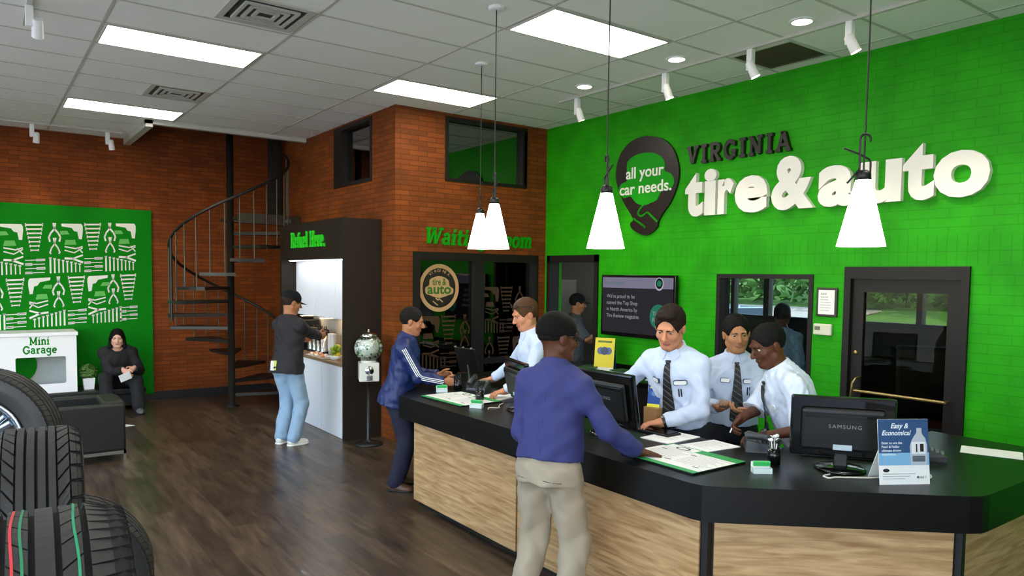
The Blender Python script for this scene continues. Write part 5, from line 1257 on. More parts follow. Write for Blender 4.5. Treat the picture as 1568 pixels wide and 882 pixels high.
def stripes(o, c):
    Sd, E, W = c['arms']['R']; 
    for q in 'RL':
        Sd, E, W = c['arms'][q]; g = 1 if q == 'R' else -1
        for k in (-1, 0, 1):
            pts = []
            for A, Bq, n_ in ((Sd, E, 16), (E, W, 14)):
                d = unit(Bq-A); out = unit(c['rt']*g*1.0+c['fw']*.25-d*((c['rt']*g+c['fw']*.25)@d)); tn = np.cross(d, out)
                for t in np.linspace(0.0 if A is Sd else .08, .95 if A is Sd else .9, n_):
                    p0 = A+(Bq-A)*t+tn*k*.015; ts = np.linspace(0, .16, 60); i = np.where(c['top'](p0+ts[:, None]*out) < 0)[0]; pts.append(p0+out*(ts[i[-1]]+.0005 if len(i) else .06))
            MB().tube(pts, .0042, 6).build('sleeve_stripe', M_PAPER, o)
person('person', 'person in navy track jacket with white sleeve stripes leaning at far counter end', (3.15, 6.09, 0), hd_(.82, -.57), s=.96, hs=1.08, lean=11, head=(0, 8, 0), skin='tan',
       hair=dict(color='14110f', line=.09, low=-.055, thick=.007), top=dict(name='track_jacket', color='14245a', collar='jacket', fit=.024, hem=.05, rough=.5, seed=3), bottom=dict(color='14162c', fit=.024),
       hands={'R': dict(at=(3.46, 5.74, 1.02), dir=(.85, -.35, .0), palm=(-.2, .8, -.4), elbow=(.6, -1, -.8), pose=dict(curl=(30, 35, 25))), 'L': dict(at=(3.54, 5.98, 1.05), dir=(.85, -.45, .1), palm=(-.2, -.8, -.4), elbow=(-.6, -1, -.8), pose=dict(curl=(35, 40, 25)))}, h=.007, hface=.006, shoes='5a3a22', extra=stripes)
def pocket_papers(o, c):
    p = c['pel']-c['fw']*.165*c['s']-c['rt']*.055-c['up']*.045
    for dx, mm, z in ((0, M_PAPER, .03), (.03, mat('note_yellow', 'c9cc58', .6), .035)):
        MB().obox(p+c['rt']*dx+c['up']*z, c['rt'], c['fw'], c['up'], .028, .006, .055, 0, .002).build('pocket_paper', mm, o)
person('person', 'person in black cap, dark sweatshirt and light jeans at the coffee bar', (2.90, 8.36, 0), hd_(.90, .42), s=1.01, hs=1.08, lean=5, head=(-24, 12, 0), skin='tan',
       hair=dict(color='2a2018', low=-.05), cap=dict(color='17171a', base=.02, brim=.075), top=dict(name='sweatshirt', color='1e1a1f', collar='crew', hem=.035, fit=.026, seed=5), bottom=dict(color='8ba6bd', var=.18, fit=.022, fold=.016), shoes='d9d6cc',
       hands={'R': dict(at=(3.40, 8.62, 1.22), dir=(.9, .3, .1), palm=(-.2, .9, 0), elbow=(.6, -1, -.6), pose=dict(curl=(40, 45, 30))), 'L': dict(at=(3.34, 8.9, 1.14), dir=(.9, .2, .1), palm=(0, -1, 0), elbow=(-.6, -1, -.6))}, h=.007, extra=pocket_papers)
person('person', 'person with long dark hair in black, sitting hunched on the low bench', (1.66, 12.03, 0), hd_(-.15, -.98), s=.98, hs=1.08, lean=34, head=(0, -8, 0), skin='pale', sit=True, hip=.465,
       hair=dict(color='100d0d', style='long', line=.072, thick=.010), top=dict(name='hoodie', color='121114', collar='crew', fit=.034, hem=.02, seed=7), bottom=dict(color='15171a', fit=.03), shoes='5c5f5e', build=1.1,
       feet={'R': dict(at=(.12, .50, .085), knee=(.2, .4, 1)), 'L': dict(at=(-.26, .62, .085), knee=(-.3, .4, 1), toe=(-.2, 1, 0))},
       hands={'R': dict(at=(1.66, 11.50, .60), dir=(.3, -.4, -.5), palm=(.5, .6, 0), elbow=(.45, -.4, -1), pose=dict(curl=(35, 35, 25))), 'L': dict(at=(1.78, 11.52, .62), dir=(-.5, -.5, -.4), palm=(-.5, .6, 0), elbow=(-.45, -.4, -1), pose=dict(curl=(35, 35, 25)))}, h=.009, hface=.008)
o = MB().obox((1.66, 11.40, .52), (1, 0, .4), (0, 1, .35), (-.4, -.35, 1), .075, .003, .055, 0).build('folded_paper', M_PAPER); tag(o, 'white folded paper held by the seated person in black', 'paper')
person('person', 'person in blue grey shirt seen from behind through the green wall window', (7.35, 4.86, 0), hd_(.9, .42), s=.97, hs=1.08, lean=2, head=(0, 0, 0), skin='dark',
       hair=dict(color='0c0a0a', low=-.06), top=dict(color='7a90a8', collar='crew', seed=12), bottom=DARKT, h=.009)
o = empty('mobile_phone', (4.19, 3.165, 1.112), R(40), 'small dark mobile phone in hands of person facing the viewer', 'phone')
MB().box(-.032, .032, -.06, .06, 0, .011, 0, .004).build('body', M_BLKPL, o); MB().box(-.028, .028, -.05, .05, .011, .012).build('screen', M_BLKGL, o)
# ------------------------------------------------------------------ television, plaque, thermostat
tv = empty('television', (0, 0, 0), 0, 'black wall mounted television showing white message on dark screen', 'television')
ty0, ty1, tz0, tz1 = 5.42, 6.60, 1.30, 2.03
MB().box(XG-.085, XG-.035, ty0, ty1, tz0, tz1, 0, .008).build('bezel', M_BLKGL, tv); MB().box(XG-.035, XG-.001, ty0+.35, ty1-.35, tz0+.2, tz1-.2).build('wall_bracket', M_BLKMET, tv)
MT = lambda u, v, d: (XG-.0855-d, -u, v)
def trect(mb, u0, u1, v0, v1, d0, d1): return mb.prism([(u0, v0), (u1, v0), (u1, v1), (u0, v1)], lambda x, y, d: MT(x, y, d0+d), d1-d0)
sc0 = trect(MB(), -ty1+.03, -ty0-.03, tz0+.045, tz1-.03, 0, .0008).build('screen', emis('screen_dark', '2e2b31', .9), tv)
trect(MB(), -ty1+.03, -ty0-.03, tz1-.155, tz1-.03, .0009, .0014).build('screen_header', emis('screen_grey', '7d7a90', .9), sc0)
E_TX = emis('screen_text', '9c99a6', .9); E_GR = emis('screen_green', '2d7f64', .8)
text_mesh('screen_text', 'Did you know?', .052, lambda x, y, d: MT(-ty1+.07+x, tz1-.112+y, .0016+d*0), .0, E_GR, sc0)
for i, t in enumerate(('We\'re proud to be', 'named the Top Shop', 'in North America by', 'Tire Review magazine.')): text_mesh('screen_text', t, .064, lambda x, y, d, i=i: MT(-ty1+.10+x*.95, tz1-.275-.078*i+y, .0012), .0, E_TX, sc0)
MB().prism(arc(-ty0-.235, tz1-.10, .065, .075, 0, 360, 24)[:-1], lambda x, y, d: MT(x, y, .0016+d), .0006).build('screen_emblem', emis('screen_white', 'aeb0b8', .9), sc0)
MB().prism(arc(-ty0-.235, tz1-.095, .052, .06, 0, 360, 24)[:-1], lambda x, y, d: MT(x, y, .0024+d), .0004).build('screen_emblem', emis('screen_blk', '14201c', .9), sc0)
MB().prism(arc(-ty0-.235, tz1-.095, .035, .035, 0, 360, 18)[:-1], lambda x, y, d: MT(x, y, .0030+d), .0004).build('screen_emblem', E_GR, sc0)
MB().prism(arc(-ty0-.24, tz0+.26, .13, .14, 0, 360, 28)[:-1], lambda x, y, d: MT(x, y, .0012+d), .0004).build('screen_picture', E_GR, sc0)
text_mesh('screen_text', 'Tire\nReview', .07, lambda x, y, d: MT(-ty0-.33+x, tz0+.27+y, .0022), .0, E_TX, sc0)
o = empty('plaque', (0, 0, 0), 0, 'framed white certificate plaque on green wall beside the window', 'plaque')
py0, py1, pz0, pz1 = 3.585, 3.785, 1.665, 1.93
MB().box(XG-.022, XG-.001, py0, py1, pz0, pz1, 0, .004).build('frame', mat('plaque_frame', '2a1810', .3), o)
MB().box(XG-.0245, XG-.022, py0+.022, py1-.022, pz0+.022, pz1-.022).build('certificate', M_PAPER, o)
MQ = lambda x, y, d: (XG-.0248-d, -(py1-.035-x*1.0), y)
for i, (t, sz) in enumerate((('AAA', .03), ('Approved', .018), ('Auto Repair', .016), ('This is to certify that', .012), ('this facility meets all', .012), ('of the standards set', .012), ('for quality service', .012))): text_mesh('lettering', t, sz, lambda x, y, d, i=i: (XG-.0248, -(-py1+.042+x), pz1-.066-.024*i+y), .0, M_SBLK, o)
o = empty('thermostat', (0, 0, 0), 0, 'beige thermostat box on green wall below the framed plaque', 'thermostat')
MB().box(XG-.035, XG-.001, 3.625, 3.80, 1.495, 1.598, 0, .008).build('housing', mat('beige_plastic', 'd8d6c0', .5), o); MB().box(XG-.037, XG-.034, 3.73, 3.785, 1.54, 1.575).build('display', mat('lcd', '6d7560', .3), o)
# ------------------------------------------------------------------ decals on the waiting area glass
MD = lambda x, y, d: (4.642+x, YW+.054-d, 1.841+y)
o = empty('window_decal', (0, 0, 0), 0, 'round tan and black tire emblem decal on the waiting area glass', 'decal')
M_TAN = mat('decal_tan', 'c49a6c', .6, emit='c49a6c', es=.0); M_DKB = mat('decal_dark', '1c130e', .6)
rr = .285
MB().prism(arc(0, 0, rr, rr*1.04, 0, 360, 40)[:-1], MD, .001, 0, [arc(0, .0, rr*.83, rr*.86, 0, 360, 40)[:-1][::-1]]).build('ring', M_TAN, o)
MB().prism(arc(0, 0, rr*.80, rr*.83, 0, 360, 40)[:-1], MD, .0012).build('disc', M_DKB, o)
cl = [(1.12*a_, 1.12*b_) for a_, b_ in [(-.17, -.06), (-.175, .0), (-.13, .03), (-.12, .09), (-.06, .12), (0, .13), (.07, .115), (.12, .08), (.135, .02), (.18, -.01), (.175, -.06), (.12, -.08), (.06, -.10), (0, -.11), (-.06, -.1), (-.12, -.08)]]
MB().prism(smooth_poly(cl, 4)[::-1], MD, .0016).build('cloud', M_TAN, o)
M_DGR = mat('decal_green', '2f6a1e', .6)
fit_text('lettering', 'tire &', .12, -.10, .10, .035, MD, .002, M_DGR, o, .02); fit_text('lettering', 'auto', .165, -.17, .17, -.07, MD, .002, M_DGR, o, .03)
b = MB(); stroke(b, [(-.05, -.125), (-.02, -.15), (.0, -.135), (.05, -.175)], .016, MD, .001, .0018); b.build('handshake_lines', M_TAN, o)
b = MB(); stroke(b, [(-.09, -.165), (-.02, -.215)], .014, MD, .001, .0018); b.build('handshake_lines', M_TAN, o)
for i, ch in enumerate('VIRGINIA'):
    a = R(128-11*i); text_mesh('lettering', ch, .052, lambda x, y, d, a=a: MD(.193*math.cos(a)+(x-.016)*math.sin(a)+y*math.cos(a), .198*math.sin(a)-(x-.016)*math.cos(a)+y*math.sin(a), .002), .0, M_TAN, o, .015)
b = MB(); tl = [('d', 0, 0), ('w', 200, 0), ('p', 315, 0), ('k', 0, 275), ('s', 200, 200), ('p', 60, 300), ('w', 180, 300), ('dm', 250, 300)]
tools(b, lambda u, v, d: (4.36+u*.0021, YW+.054-d, 1.50-v*.0024), tl); tools(b, lambda u, v, d: (5.29+u*.0019, YW+.054-d, 1.86-v*.0022), tl)
b.build('tool_decal', [mat('decal_brown', '40260f', .6)]*2); tag(bpy.data.objects['tool_decal'], 'brown tool silhouettes printed across the waiting area glass', 'decal', kind='stuff')
# waiting room contents glimpsed through the glass
o = empty('armchair', (5.0, 9.4, 0), R(10), 'red and tan armchair seen dimly behind the waiting area glass', 'armchair')
M_RED = mat('red_fabric', '7a2f1c', .8); MB().box(-.35, .35, -.35, .30, .18, .44, 0, .04).build('seat', M_RED, o); MB().box(-.35, .35, .22, .36, .44, .95, 0, .05).build('backrest', M_RED, o)
for x in (-.42, .34): MB().box(x, x+.08, -.35, .34, .18, .62, 0, .02).build('arm', M_RED, o)
for x in (-.36, .32):
    for y in (-.3, .28): MB().box(x, x+.04, y, y+.04, 0, .18).build('leg', M_BLKMET, o)
o = empty('bowl_lamp', (4.62, 10.15, ZC-.002), 0, 'dim gold bowl lamp hanging inside upper side window', 'lamp')
MB().tube([(0, 0, -.01), (0, 0, -.5)], .008, 8).build('rod', M_BRASSY, o); MB().lathe([(.0, -.62), (.12, -.6), (.2, -.52), (.21, -.5), (.19, -.5), (.0, -.58)], n=28).build('bowl', emis('bowl_glow', '9a7430', 1.6), o)

# ------------------------------------------------------------------ things on the counter
ZK = ZT_
def monitor(loc, rz, label, w=.52, h_=.33, logo=True, tilt=6, zb=.07):
    """screen faces local +y; its back, towards the customers, faces -y"""
    o = empty('monitor', (*loc, ZK), rz, label, 'monitor', 'black desktop monitors on the counter')
    MB().lathe([(0, 0), (.13, 0), (.135, .006), (.12, .016), (.03, .024), (0, .024)], n=32).build('base', M_BLKGL, o)
    MB().box(-.035, .035, -.022, .012, .02, .22, 0, .006).build('neck', M_BLKPL, o)
    c = math.cos(R(tilt)); s_ = math.sin(R(tilt)); T = lambda x, y, z: (x, y*c+z*s_*-1, zb+z*c+y*s_)
    def bx(x0, x1, y0, y1, z0, z1, m, name, bev=.01, par=None):
        t = MB().box(x0, x1, y0, y1, z0, z1, 0, bev); t.v = [T(*v) for v in t.v]; return t.build(name, m, par or o)
    cs = bx(-w/2, w/2, -.02, .022, 0, h_, M_BLKGL, 'case', .012)
    bx(-w*.40, w*.40, -.055, -.018, .045, h_-.06, M_BLKPL, 'back_bulge', .018, cs)
    bx(-w*.36, w*.36, -.058, -.054, h_-.105, h_-.085, M_BLKGL, 'vent_strip', .002, cs)
    bx(-w*.09, w*.09, -.0565, -.054, .055, .085, mat('rating_label', 'b9c4cc', .5), 'rating_label', 0, cs)
    bx(-w/2+.02, w/2-.02, .021, .0225, .025, h_-.02, emis('monitor_glow', '9fb4c8', .6), 'screen', 0, cs)
    if logo: text_mesh('lettering', 'SAMSUNG', .030, lambda x, y, d: T(-.075+x*1.05, -.0556, h_*.52+y) , .0, mat('logo_grey', '85888c', .4), cs, 0, 0, 'LEFT', 1.0, 1.25)
    return o
def hdg(dx, dy): return math.atan2(-dx, dy)
monitor((3.83, 2.14), hdg(.80, .60), 'black monitor nearest the blue sign, back showing maker lettering', .53, .34)
monitor((3.40, 3.52), hdg(1, .02), 'black monitor between person in purple and person looking down', .54, .36, True, 10)
monitor((3.42, 4.50), hdg(.95, -.30), 'black monitor turned away at left shoulder of person in purple', .50, .33, False, 12)
def keyboard(loc, rz, label):
    o = empty('keyboard', (*loc, ZK), rz, label, 'keyboard', 'keyboards behind the monitors')
    MB().box(-.22, .22, -.07, .07, 0, .018, 0, .005).build('case', M_BLKPL, o)
    b = MB()
    for r_ in range(5):
        for c_ in range(15): b.box(-.207+c_*.0277, -.183+c_*.0277, -.06+r_*.0245, -.039+r_*.0245, .018, .024)
    b.build('keys', M_BLKGL, o)
keyboard((3.68, 3.42), hdg(1, .02), 'black keyboard under hands of person looking down'); keyboard((4.12, 2.30), hdg(.8, .6), 'black keyboard beside arm of person bending over the counter'); keyboard((3.67, 4.42), hdg(.95, -.3), 'black keyboard behind person in purple')
def board(loc, rz, label, w=.62, d=.45):
    o = empty('counter_mat', (*loc, ZK), rz, label, 'counter mat', 'green bordered service menus')
    MB().box(-w/2, w/2, -d/2, d/2, 0, .010, 0, .002).build('board', M_BLKPL, o)
    MB().box(-w/2, w/2, -d/2, d/2, .010, .0115).build('print_green', mat('menu_green', '259a4a', .4), o)
    MB().box(-w/2+.0, w/2, -d/2+.045, d/2-.085, .0115, .012).build('print_white', mat('menu_white', 'eeece6', .45), o)
    M_ = lambda u, v, dd: (u, v, .0121+dd)
    MB().prism(arc(-.13, d/2-.06, .05, .035, 0, 360, 20)[:-1], M_, .0006, 0, [arc(-.13, d/2-.06, .036, .024, 0, 360, 20)[:-1][::-1]]).build('print_emblem', M_SBLK, o)
    MB().box(-w/2+.02, -.03, d/2-.08, d/2-.012, .0116, .0119).build('print_white', mat('menu_white', 'eeece6', .45), o)
    rg = random.Random(2); b = MB()
    for i in range(9):
        y = d/2-.11-.026*i
        for u in (-w/2+.03, 0.02):
            l = rg.uniform(.16, .25); b.box(u, u+l, y-.004, y+.003, .0121, .0124)
    b.build('print_lines', mat('print_grey', 'c0c0bd', .6), o)
    for x, y in ((-.2, .08), (.02, .08), (.2, -.12), (-.02, -.1)): MB().box(x-.022, x+.022, y-.005, y+.005, .0121, .0126).build('print_heading', M_SBLK, o)
    return o
board((3.27, 2.78), R(-90), 'large green and white service menu board under hand of person in purple', .54, .45)
board((3.27, 5.17), R(-88), 'green and white service menu board at far left counter end', .60, .42)
def sheet(name, loc, rz, label, w=.216, d=.28, n=1, z=None, m=None, lines=True):
    o = empty(name, (loc[0], loc[1], ZK if z is None else z), rz, label, 'paper', 'papers lying on the counter')
    MB().box(-w/2, w/2, -d/2, d/2, 0, .0015*n).build('sheet', m or M_PAPER, o)
    if lines:
        b = MB(); rg = random.Random(int(loc[0]*100))
        for i in range(12): b.box(-w/2+.02, -w/2+.02+rg.uniform(.08, w-.04), d/2-.035-.018*i, d/2-.031-.018*i, .0015*n, .0015*n+.0003)
        b.build('print_lines', mat('print_pale_grey', 'b9b9b8', .7), o)
    return o
sheet('paper', (3.645, 3.20), R(-86), 'white printed sheet behind the menu board, nearest the keyboard', .23, .33, 3)
sheet('paper', (3.665, 2.90), R(-95), 'white printed sheet between menu board and the desk phone', .22, .31, 2)
sheet('paper', (5.0, 1.83), R(20), 'blank white sheet at right on counter beyond the blue sign', .22, .32, 1, None, None, False)
sheet('paper', (3.62, 5.12), R(-70), 'stack of white papers beside far menu board', .24, .32, 5)
sheet('paper', (6.0, 5.42), R(8), 'white sheet on back counter under the television', .2, .28, 4, .8815)
sheet('paper', (5.92, 5.85), R(-12), 'loose white form on back counter beside the yellow display', .22, .26, 3, .8815)
sheet('paper', (5.86, 5.15), R(30), 'white paper at right end of the back counter', .2, .26, 2, .8815)
def stand_card(name, M, w, h_, label, cat, mats, draw, group=None): pass
def card_holder(loc, rz, label):
    o = empty('card_holder', (*loc, ZK), rz, label, 'card holder', 'business card holders on the counter')
    MB().box(-.05, .05, -.025, .028, 0, .006, 0, .001).box(-.05, .05, -.027, -.024, 0, .028).box(-.05, .05, .024, .027, .0, .055).box(-.05, -.047, -.025, .026, 0, .03).box(.047, .05, -.025, .026, 0, .03).build('holder', mat('clear_acrylic', 'd8e4de', .1, spec=.6), o)
    t = MB().obox((0, .008, .036), (1, 0, 0), (0, 1, .35), (0, -.35, 1), .044, .007, .026)
    t.build('cards', mat('card_white', 'f2f4f2', .5), o); MB().obox((0, -.002, .050), (1, 0, 0), (0, 1, .35), (0, -.35, 1), .0442, .0072, .012).build('card_green_band', mat('card_green', '38b85c', .5), o)
card_holder((3.40, 2.34), hdg(.62, .78), 'business card holder in front of the monitor nearest the blue sign')
card_holder((3.17, 4.78), hdg(.80, .60), 'business card holder beside the left shoulder of person in purple')
card_holder((3.34, 5.60), hdg(.5, .86), 'business card holder at far counter end before person in navy')
def phone(loc, rz, label):
    o = empty('desk_phone', (*loc, ZK), rz, label, 'phone', 'desk phones on the counter')
    MB().add([(-.09, -.1, 0), (.09, -.1, 0), (.09, .1, 0), (-.09, .1, 0), (-.085, -.095, .02), (.085, -.095, .02), (.085, .095, .07), (-.085, .095, .07)], [(3, 2, 1, 0), (4, 5, 6, 7), (0, 1, 5, 4), (1, 2, 6, 5), (2, 3, 7, 6), (3, 0, 4, 7)]).build('base', mat('phone_grey', '34383c', .4), o)
    MB().tube([(-.06, -.10, .055), (-.06, -.085, .068), (-.06, 0, .09), (-.06, .085, .10), (-.06, .10, .092)], [.022, .026, .018, .026, .022], 12).build('handset', mat('phone_grey', '34383c', .4), o)
    b = MB()
    for i in range(4):
        for j in range(3): b.obox((.0+.026*j, -.06+.024*i, .030+.012*i), (1, 0, 0), (0, 1, .26), (0, -.26, 1), .009, .008, .006)
    b.build('keypad', M_BLKPL, o); MB().obox((.03, .062, .064), (1, 0, 0), (0, 1, .26), (0, -.26, 1), .042, .022, .003).build('display', mat('lcd', '6d7560', .3), o)
phone((3.86, 2.66), R(40), 'grey desk phone beside the arm of person bending over counter'); phone((3.72, 5.58), R(-50), 'grey desk phone at hand of person with sunglasses in hair')
def pen_pot(loc, label, hcol, n, dark):
    o = empty('pen_pot', (*loc, ZK), 0, label, 'pen holder', 'pen holders on the counter')
    MB().lathe([(0, 0), (.036, 0), (.038, .09), (.034, .09), (.032, .006), (0, .006)], n=20).build('pot', M_BLKGL, o)
    rg = random.Random(n)
    for i in range(n):
        a = rg.uniform(0, 6.28); r_ = rg.uniform(.0, .02); tx, ty = math.cos(a)*.03, math.sin(a)*.03; x, y = math.cos(a)*r_, math.sin(a)*r_; L_ = rg.uniform(.12, .145)
        b = MB().tube([(x*.6, y*.6, .01), (x+tx*.8, y+ty*.8, L_)], .004, 6); b.build('pen', M_BLKPL if (dark or i % 2) else M_PAPER, o)
        if not dark: MB().lathe([(0, -.011), (.009, -.007), (.012, 0), (.009, .007), (0, .011)], (x+tx*.8, y+ty*.8, L_+.008), 8).build('pen_top', M_PAPER if i % 3 else M_BLKPL, o)
pen_pot((3.63, 2.42), 'black pen pot with white topped pens left of nearest monitor', 0, 11, False)
pen_pot((3.52, 5.62), 'black pot of dark pens before person in navy jacket', 0, 12, True)
pen_pot((3.36, 5.02), 'black pen pot behind far card holder beside menu board', 0, 7, True)
# blue promotional card
o = empty('promo_sign', (3.825, 1.785, ZK), hdg(.50, .86), 'blue and white tent sign with an oil jug, right of nearest monitor', 'sign')
sw, sh_h = .275, .33; tl = .10; PS = lambda x, y, d: (x, -d+y*.13, y)
def prect(x0, x1, y0, y1, d, m, name, par): MB().prism([(x0, y0), (x1, y0), (x1, y1), (x0, y1)], lambda x, y, e: PS(x, y, d+e), .0006).build(name, m, par)
MB().prism([(-sw/2, 0), (sw/2, 0), (sw/2, sh_h), (-sw/2, sh_h)], lambda x, y, e: PS(x, y, e-.003), .003).build('card', M_PAPER, o)
MB().add([(-.08, .042, sh_h*.9), (.08, .042, sh_h*.9), (.1, .16, 0), (-.1, .16, 0), (-.08, .046, sh_h*.9), (.08, .046, sh_h*.9), (.1, .164, 0), (-.1, .164, 0)], [(0, 1, 2, 3), (7, 6, 5, 4), (0, 4, 5, 1), (2, 6, 7, 3), (1, 5, 6, 2), (3, 7, 4, 0)]).build('easel_back', M_PAPER, o)
prect(-sw/2, sw/2, .098, sh_h, .0007, mat('promo_blue', '2c4f7c', .35), 'print_blue', o); prect(-sw/2, sw/2, .098, .16, .0014, mat('promo_sky', '7db2d8', .35), 'print_glow', o)
MPS = lambda x, y, d: PS(x, y, .0022)
M_PT = mat('promo_text', 'e8eef4', .5)
text_mesh('lettering', 'Easy &', .036, lambda x, y, d: PS(-.07+x, .285+y, .0022), 0, M_PT, o, .02, .3); text_mesh('lettering', 'Economical', .034, lambda x, y, d: PS(-.12+x, .25+y, .0022), 0, M_PT, o, .02, .3)
for i, t in enumerate(('Enter to win the', 'Pearl & Pedlar', 'ultimate driving', 'experience.')): text_mesh('lettering', t, .017, lambda x, y, d, i=i: PS(-.122+x, .205-.019*i+y, .0022), 0, M_PT, o, .015)
jug = [(.035, .10), (.125, .10), (.128, .20), (.118, .235), (.105, .25), (.10, .262), (.10, .285), (.072, .285), (.072, .262), (.062, .25), (.045, .225), (.033, .195)]
MB().prism(jug, lambda x, y, e: PS(x, y, .0022+e), .0006).build('print_jug', mat('jug_silver', 'b8bec8', .35), o)
MB().prism([(.042, .155), (.118, .155), (.118, .215), (.042, .215)], lambda x, y, e: PS(x, y, .003+e), .0005).build('print_jug_label', mat('jug_label', 'e2e4e8', .5), o)
text_mesh('lettering', '1', .055, lambda x, y, d: PS(.055+x, .165+y, .0038), 0, M_SBLK, o, .03); MB().prism([(.088, .165), (.108, .165), (.108, .205), (.088, .205)], lambda x, y, e: PS(x, y, .0036+e), .0004).build('print_block', M_SBLK, o)
MB().prism([(.045, .115), (.115, .115), (.115, .145), (.045, .145)], lambda x, y, e: PS(x, y, .003+e), .0004).build('print_block', mat('jug_dark', '5a626c', .5), o)
for i in range(3): prect(-.12, .06-.03*i, .052-.012*i, .056-.012*i, .0007, mat('print_pale_grey', 'b9b9b8', .7), 'print_lines', o)
text_mesh('lettering', 'Mobil 1', .018, lambda x, y, d: PS(.065+x, .03+y, .001), 0, M_SBLK, o, .01); MB().prism(arc(-.1, .072, .018, .009, 0, 360, 16)[:-1], lambda x, y, e: PS(x, y, .0009+e), .0004).build('print_oval', M_SBLK, o)
# card terminal, cables
o = empty('card_terminal', (4.50, 1.98, ZK), R(25), 'black card terminal behind the blue sign', 'card terminal')
MB().add([(-.06, -.1, 0), (.06, -.1, 0), (.06, .1, 0), (-.06, .1, 0), (-.06, -.1, .035), (.06, -.1, .035), (.05, .1, .09), (-.05, .1, .09)], [(3, 2, 1, 0), (4, 5, 6, 7), (0, 1, 5, 4), (1, 2, 6, 5), (2, 3, 7, 6), (3, 0, 4, 7)]).build('body', M_BLKPL, o)
b = MB()
for i in range(4):
    for j in range(3): b.obox((-.028+.028*j, -.075+.026*i, .045+.0072*i), (1, 0, 0), (0, 1, .27), (0, -.27, 1), .010, .009, .004)
b.build('keypad', mat('key_grey', '6a6d70', .5), o); MB().obox((0, .05, .078), (1, 0, 0), (0, 1, .27), (0, -.27, 1), .042, .03, .003).build('display', mat('lcd', '6d7560', .3), o)
b = MB().box(-.16, .02, -.05, .06, 0, .05, 0, .006); b.build('receipt_printer', M_BLKPL, None, (4.28, 2.10, ZK), R(30)); tag(bpy.data.objects['receipt_printer'], 'small black box beside the card terminal', 'printer')
cable = [(3.66, 2.10, ZK+.006), (3.60, 2.10, ZK+.006), (3.59, 2.06, ZK+.006), (3.63, 2.05, ZK+.02), (3.70, 2.00, ZK+.008), (3.80, 1.93, ZK+.006), (3.95, 1.87, ZK+.006), (4.02, 1.76, ZK+.006), (4.12, 1.80, ZK+.006), (4.2, 1.92, ZK+.006), (4.3, 2.02, ZK+.006)]
o = MB().tube([tuple(p) for p in [np.array(q) for q in smooth_poly([c[:2] for c in cable], 5, False)] and [(x, y, ZK+.006) for x, y in smooth_poly([c[:2] for c in cable], 5, False)]], .0045, 8).build('white_cable', mat('cable_white', 'cfcabd', .5)); tag(o, 'white cable looping over counter between the monitor and blue sign', 'cable')
o = MB().tube([(x, y, ZK+.006) for x, y in smooth_poly([(3.20, 4.66), (3.24, 4.70), (3.30, 4.66), (3.36, 4.74), (3.44, 4.80)], 5, False)], .0045, 8).build('white_cable', mat('cable_white', 'cfcabd', .5)); tag(o, 'short white cable curling beside the far card holder', 'cable')
# tilted tablet stand at the far end
o = empty('display_stand', (3.93, 6.10, ZK), hdg(.75, .1), 'dark tilted display screen standing at far end of the counter', 'screen')
t = MB().obox((0, 0, .20), (1, 0, 0), (0, 1, .30), (0, -.30, 1), .15, .012, .13, 0, .006); t.build('screen_case', M_BLKPL, o)
MB().box(-.06, .06, -.05, .08, 0, .012, 0, .004).build('base', M_BLKPL, o); MB().tube([(0, .03, .01), (0, .01, .19)], .014, 10).build('arm', M_CHROME, o)
for x in (-.12, .0, .12): MB().lathe([(0, 0), (.012, .004), (.012, .016), (0, .02)], (x, -.055, .32), 10).build('clip', mat('clip_grey', '6d7470', .4), o)
# back counter display cards
def tent(loc, rz, label, w, h_, z, cols, title):
    o = empty('brochure_stand', (*loc, z), rz, label, 'brochure', 'brochure displays')
    P = lambda x, y, d: (x, -d+y*.16, y)
    MB().prism([(-w/2, 0), (w/2, 0), (w/2, h_), (-w/2, h_)], lambda x, y, e: P(x, y, e-.003), .003).build('card', mat('c_'+cols[0], cols[0], .5), o)
    MB().prism([(-w/2, 0), (w/2, 0), (w/2, h_*.14), (-w/2, h_*.14)], lambda x, y, e: P(x, y, .0006+e), .0005).build('print_strip', mat('c_'+cols[1], cols[1], .5), o)
    for k in (-1, 1): MB().prism(arc(k*w*.2, h_*.62, w*.18, w*.18, 0, 360, 20)[:-1], lambda x, y, e: P(x, y, .0006+e), .0005).build('print_wheel', mat('c_'+cols[2], cols[2], .5), o)
    MB().prism(arc(0, h_*.62, w*.2, w*.2, 0, 360, 20)[:-1], lambda x, y, e: P(x, y, .0012+e), .0005).build('print_wheel', mat('c_'+cols[3], cols[3], .5), o)
    MB().prism([(-w*.36, h_*.86), (w*.36, h_*.86), (w*.36, h_*.92), (-w*.36, h_*.92)], lambda x, y, e: P(x, y, .0006+e), .0005).build('print_title', mat('c_'+cols[4], cols[4], .5), o)
    MB().add([(-w*.5, .165*h_*1, h_), (w*.5, .165*h_, h_), (w*.5, .3*h_, 0), (-w*.5, .3*h_, 0), (-w*.5, .18*h_, h_), (w*.5, .18*h_, h_), (w*.5, .32*h_, 0), (-w*.5, .32*h_, 0)], [(0, 1, 2, 3), (7, 6, 5, 4), (0, 4, 5, 1), (2, 6, 7, 3), (1, 5, 6, 2), (3, 7, 4, 0)]).build('back_leaf', mat('c_'+cols[5], cols[5], .5), o)
tent((5.95, 6.28), hdg(.80, .45), 'tall yellow brochure stand on back counter left of television', .24, .40, .8815, ('e6d21e', 'e8e6da', '5a6a8a', '3c4a6a', '6a7a2a', '1d2f6a'), '')
o = MB().box(-.03, .03, -.06, .06, 0, .14, 0, .002).build('cardboard_box', mat('cardboard', '9a7448', .8), None, (3.80, 3.50, ZK), 0); tag(o, 'small brown cardboard box behind middle monitor, under the yellow and blue card', 'box')
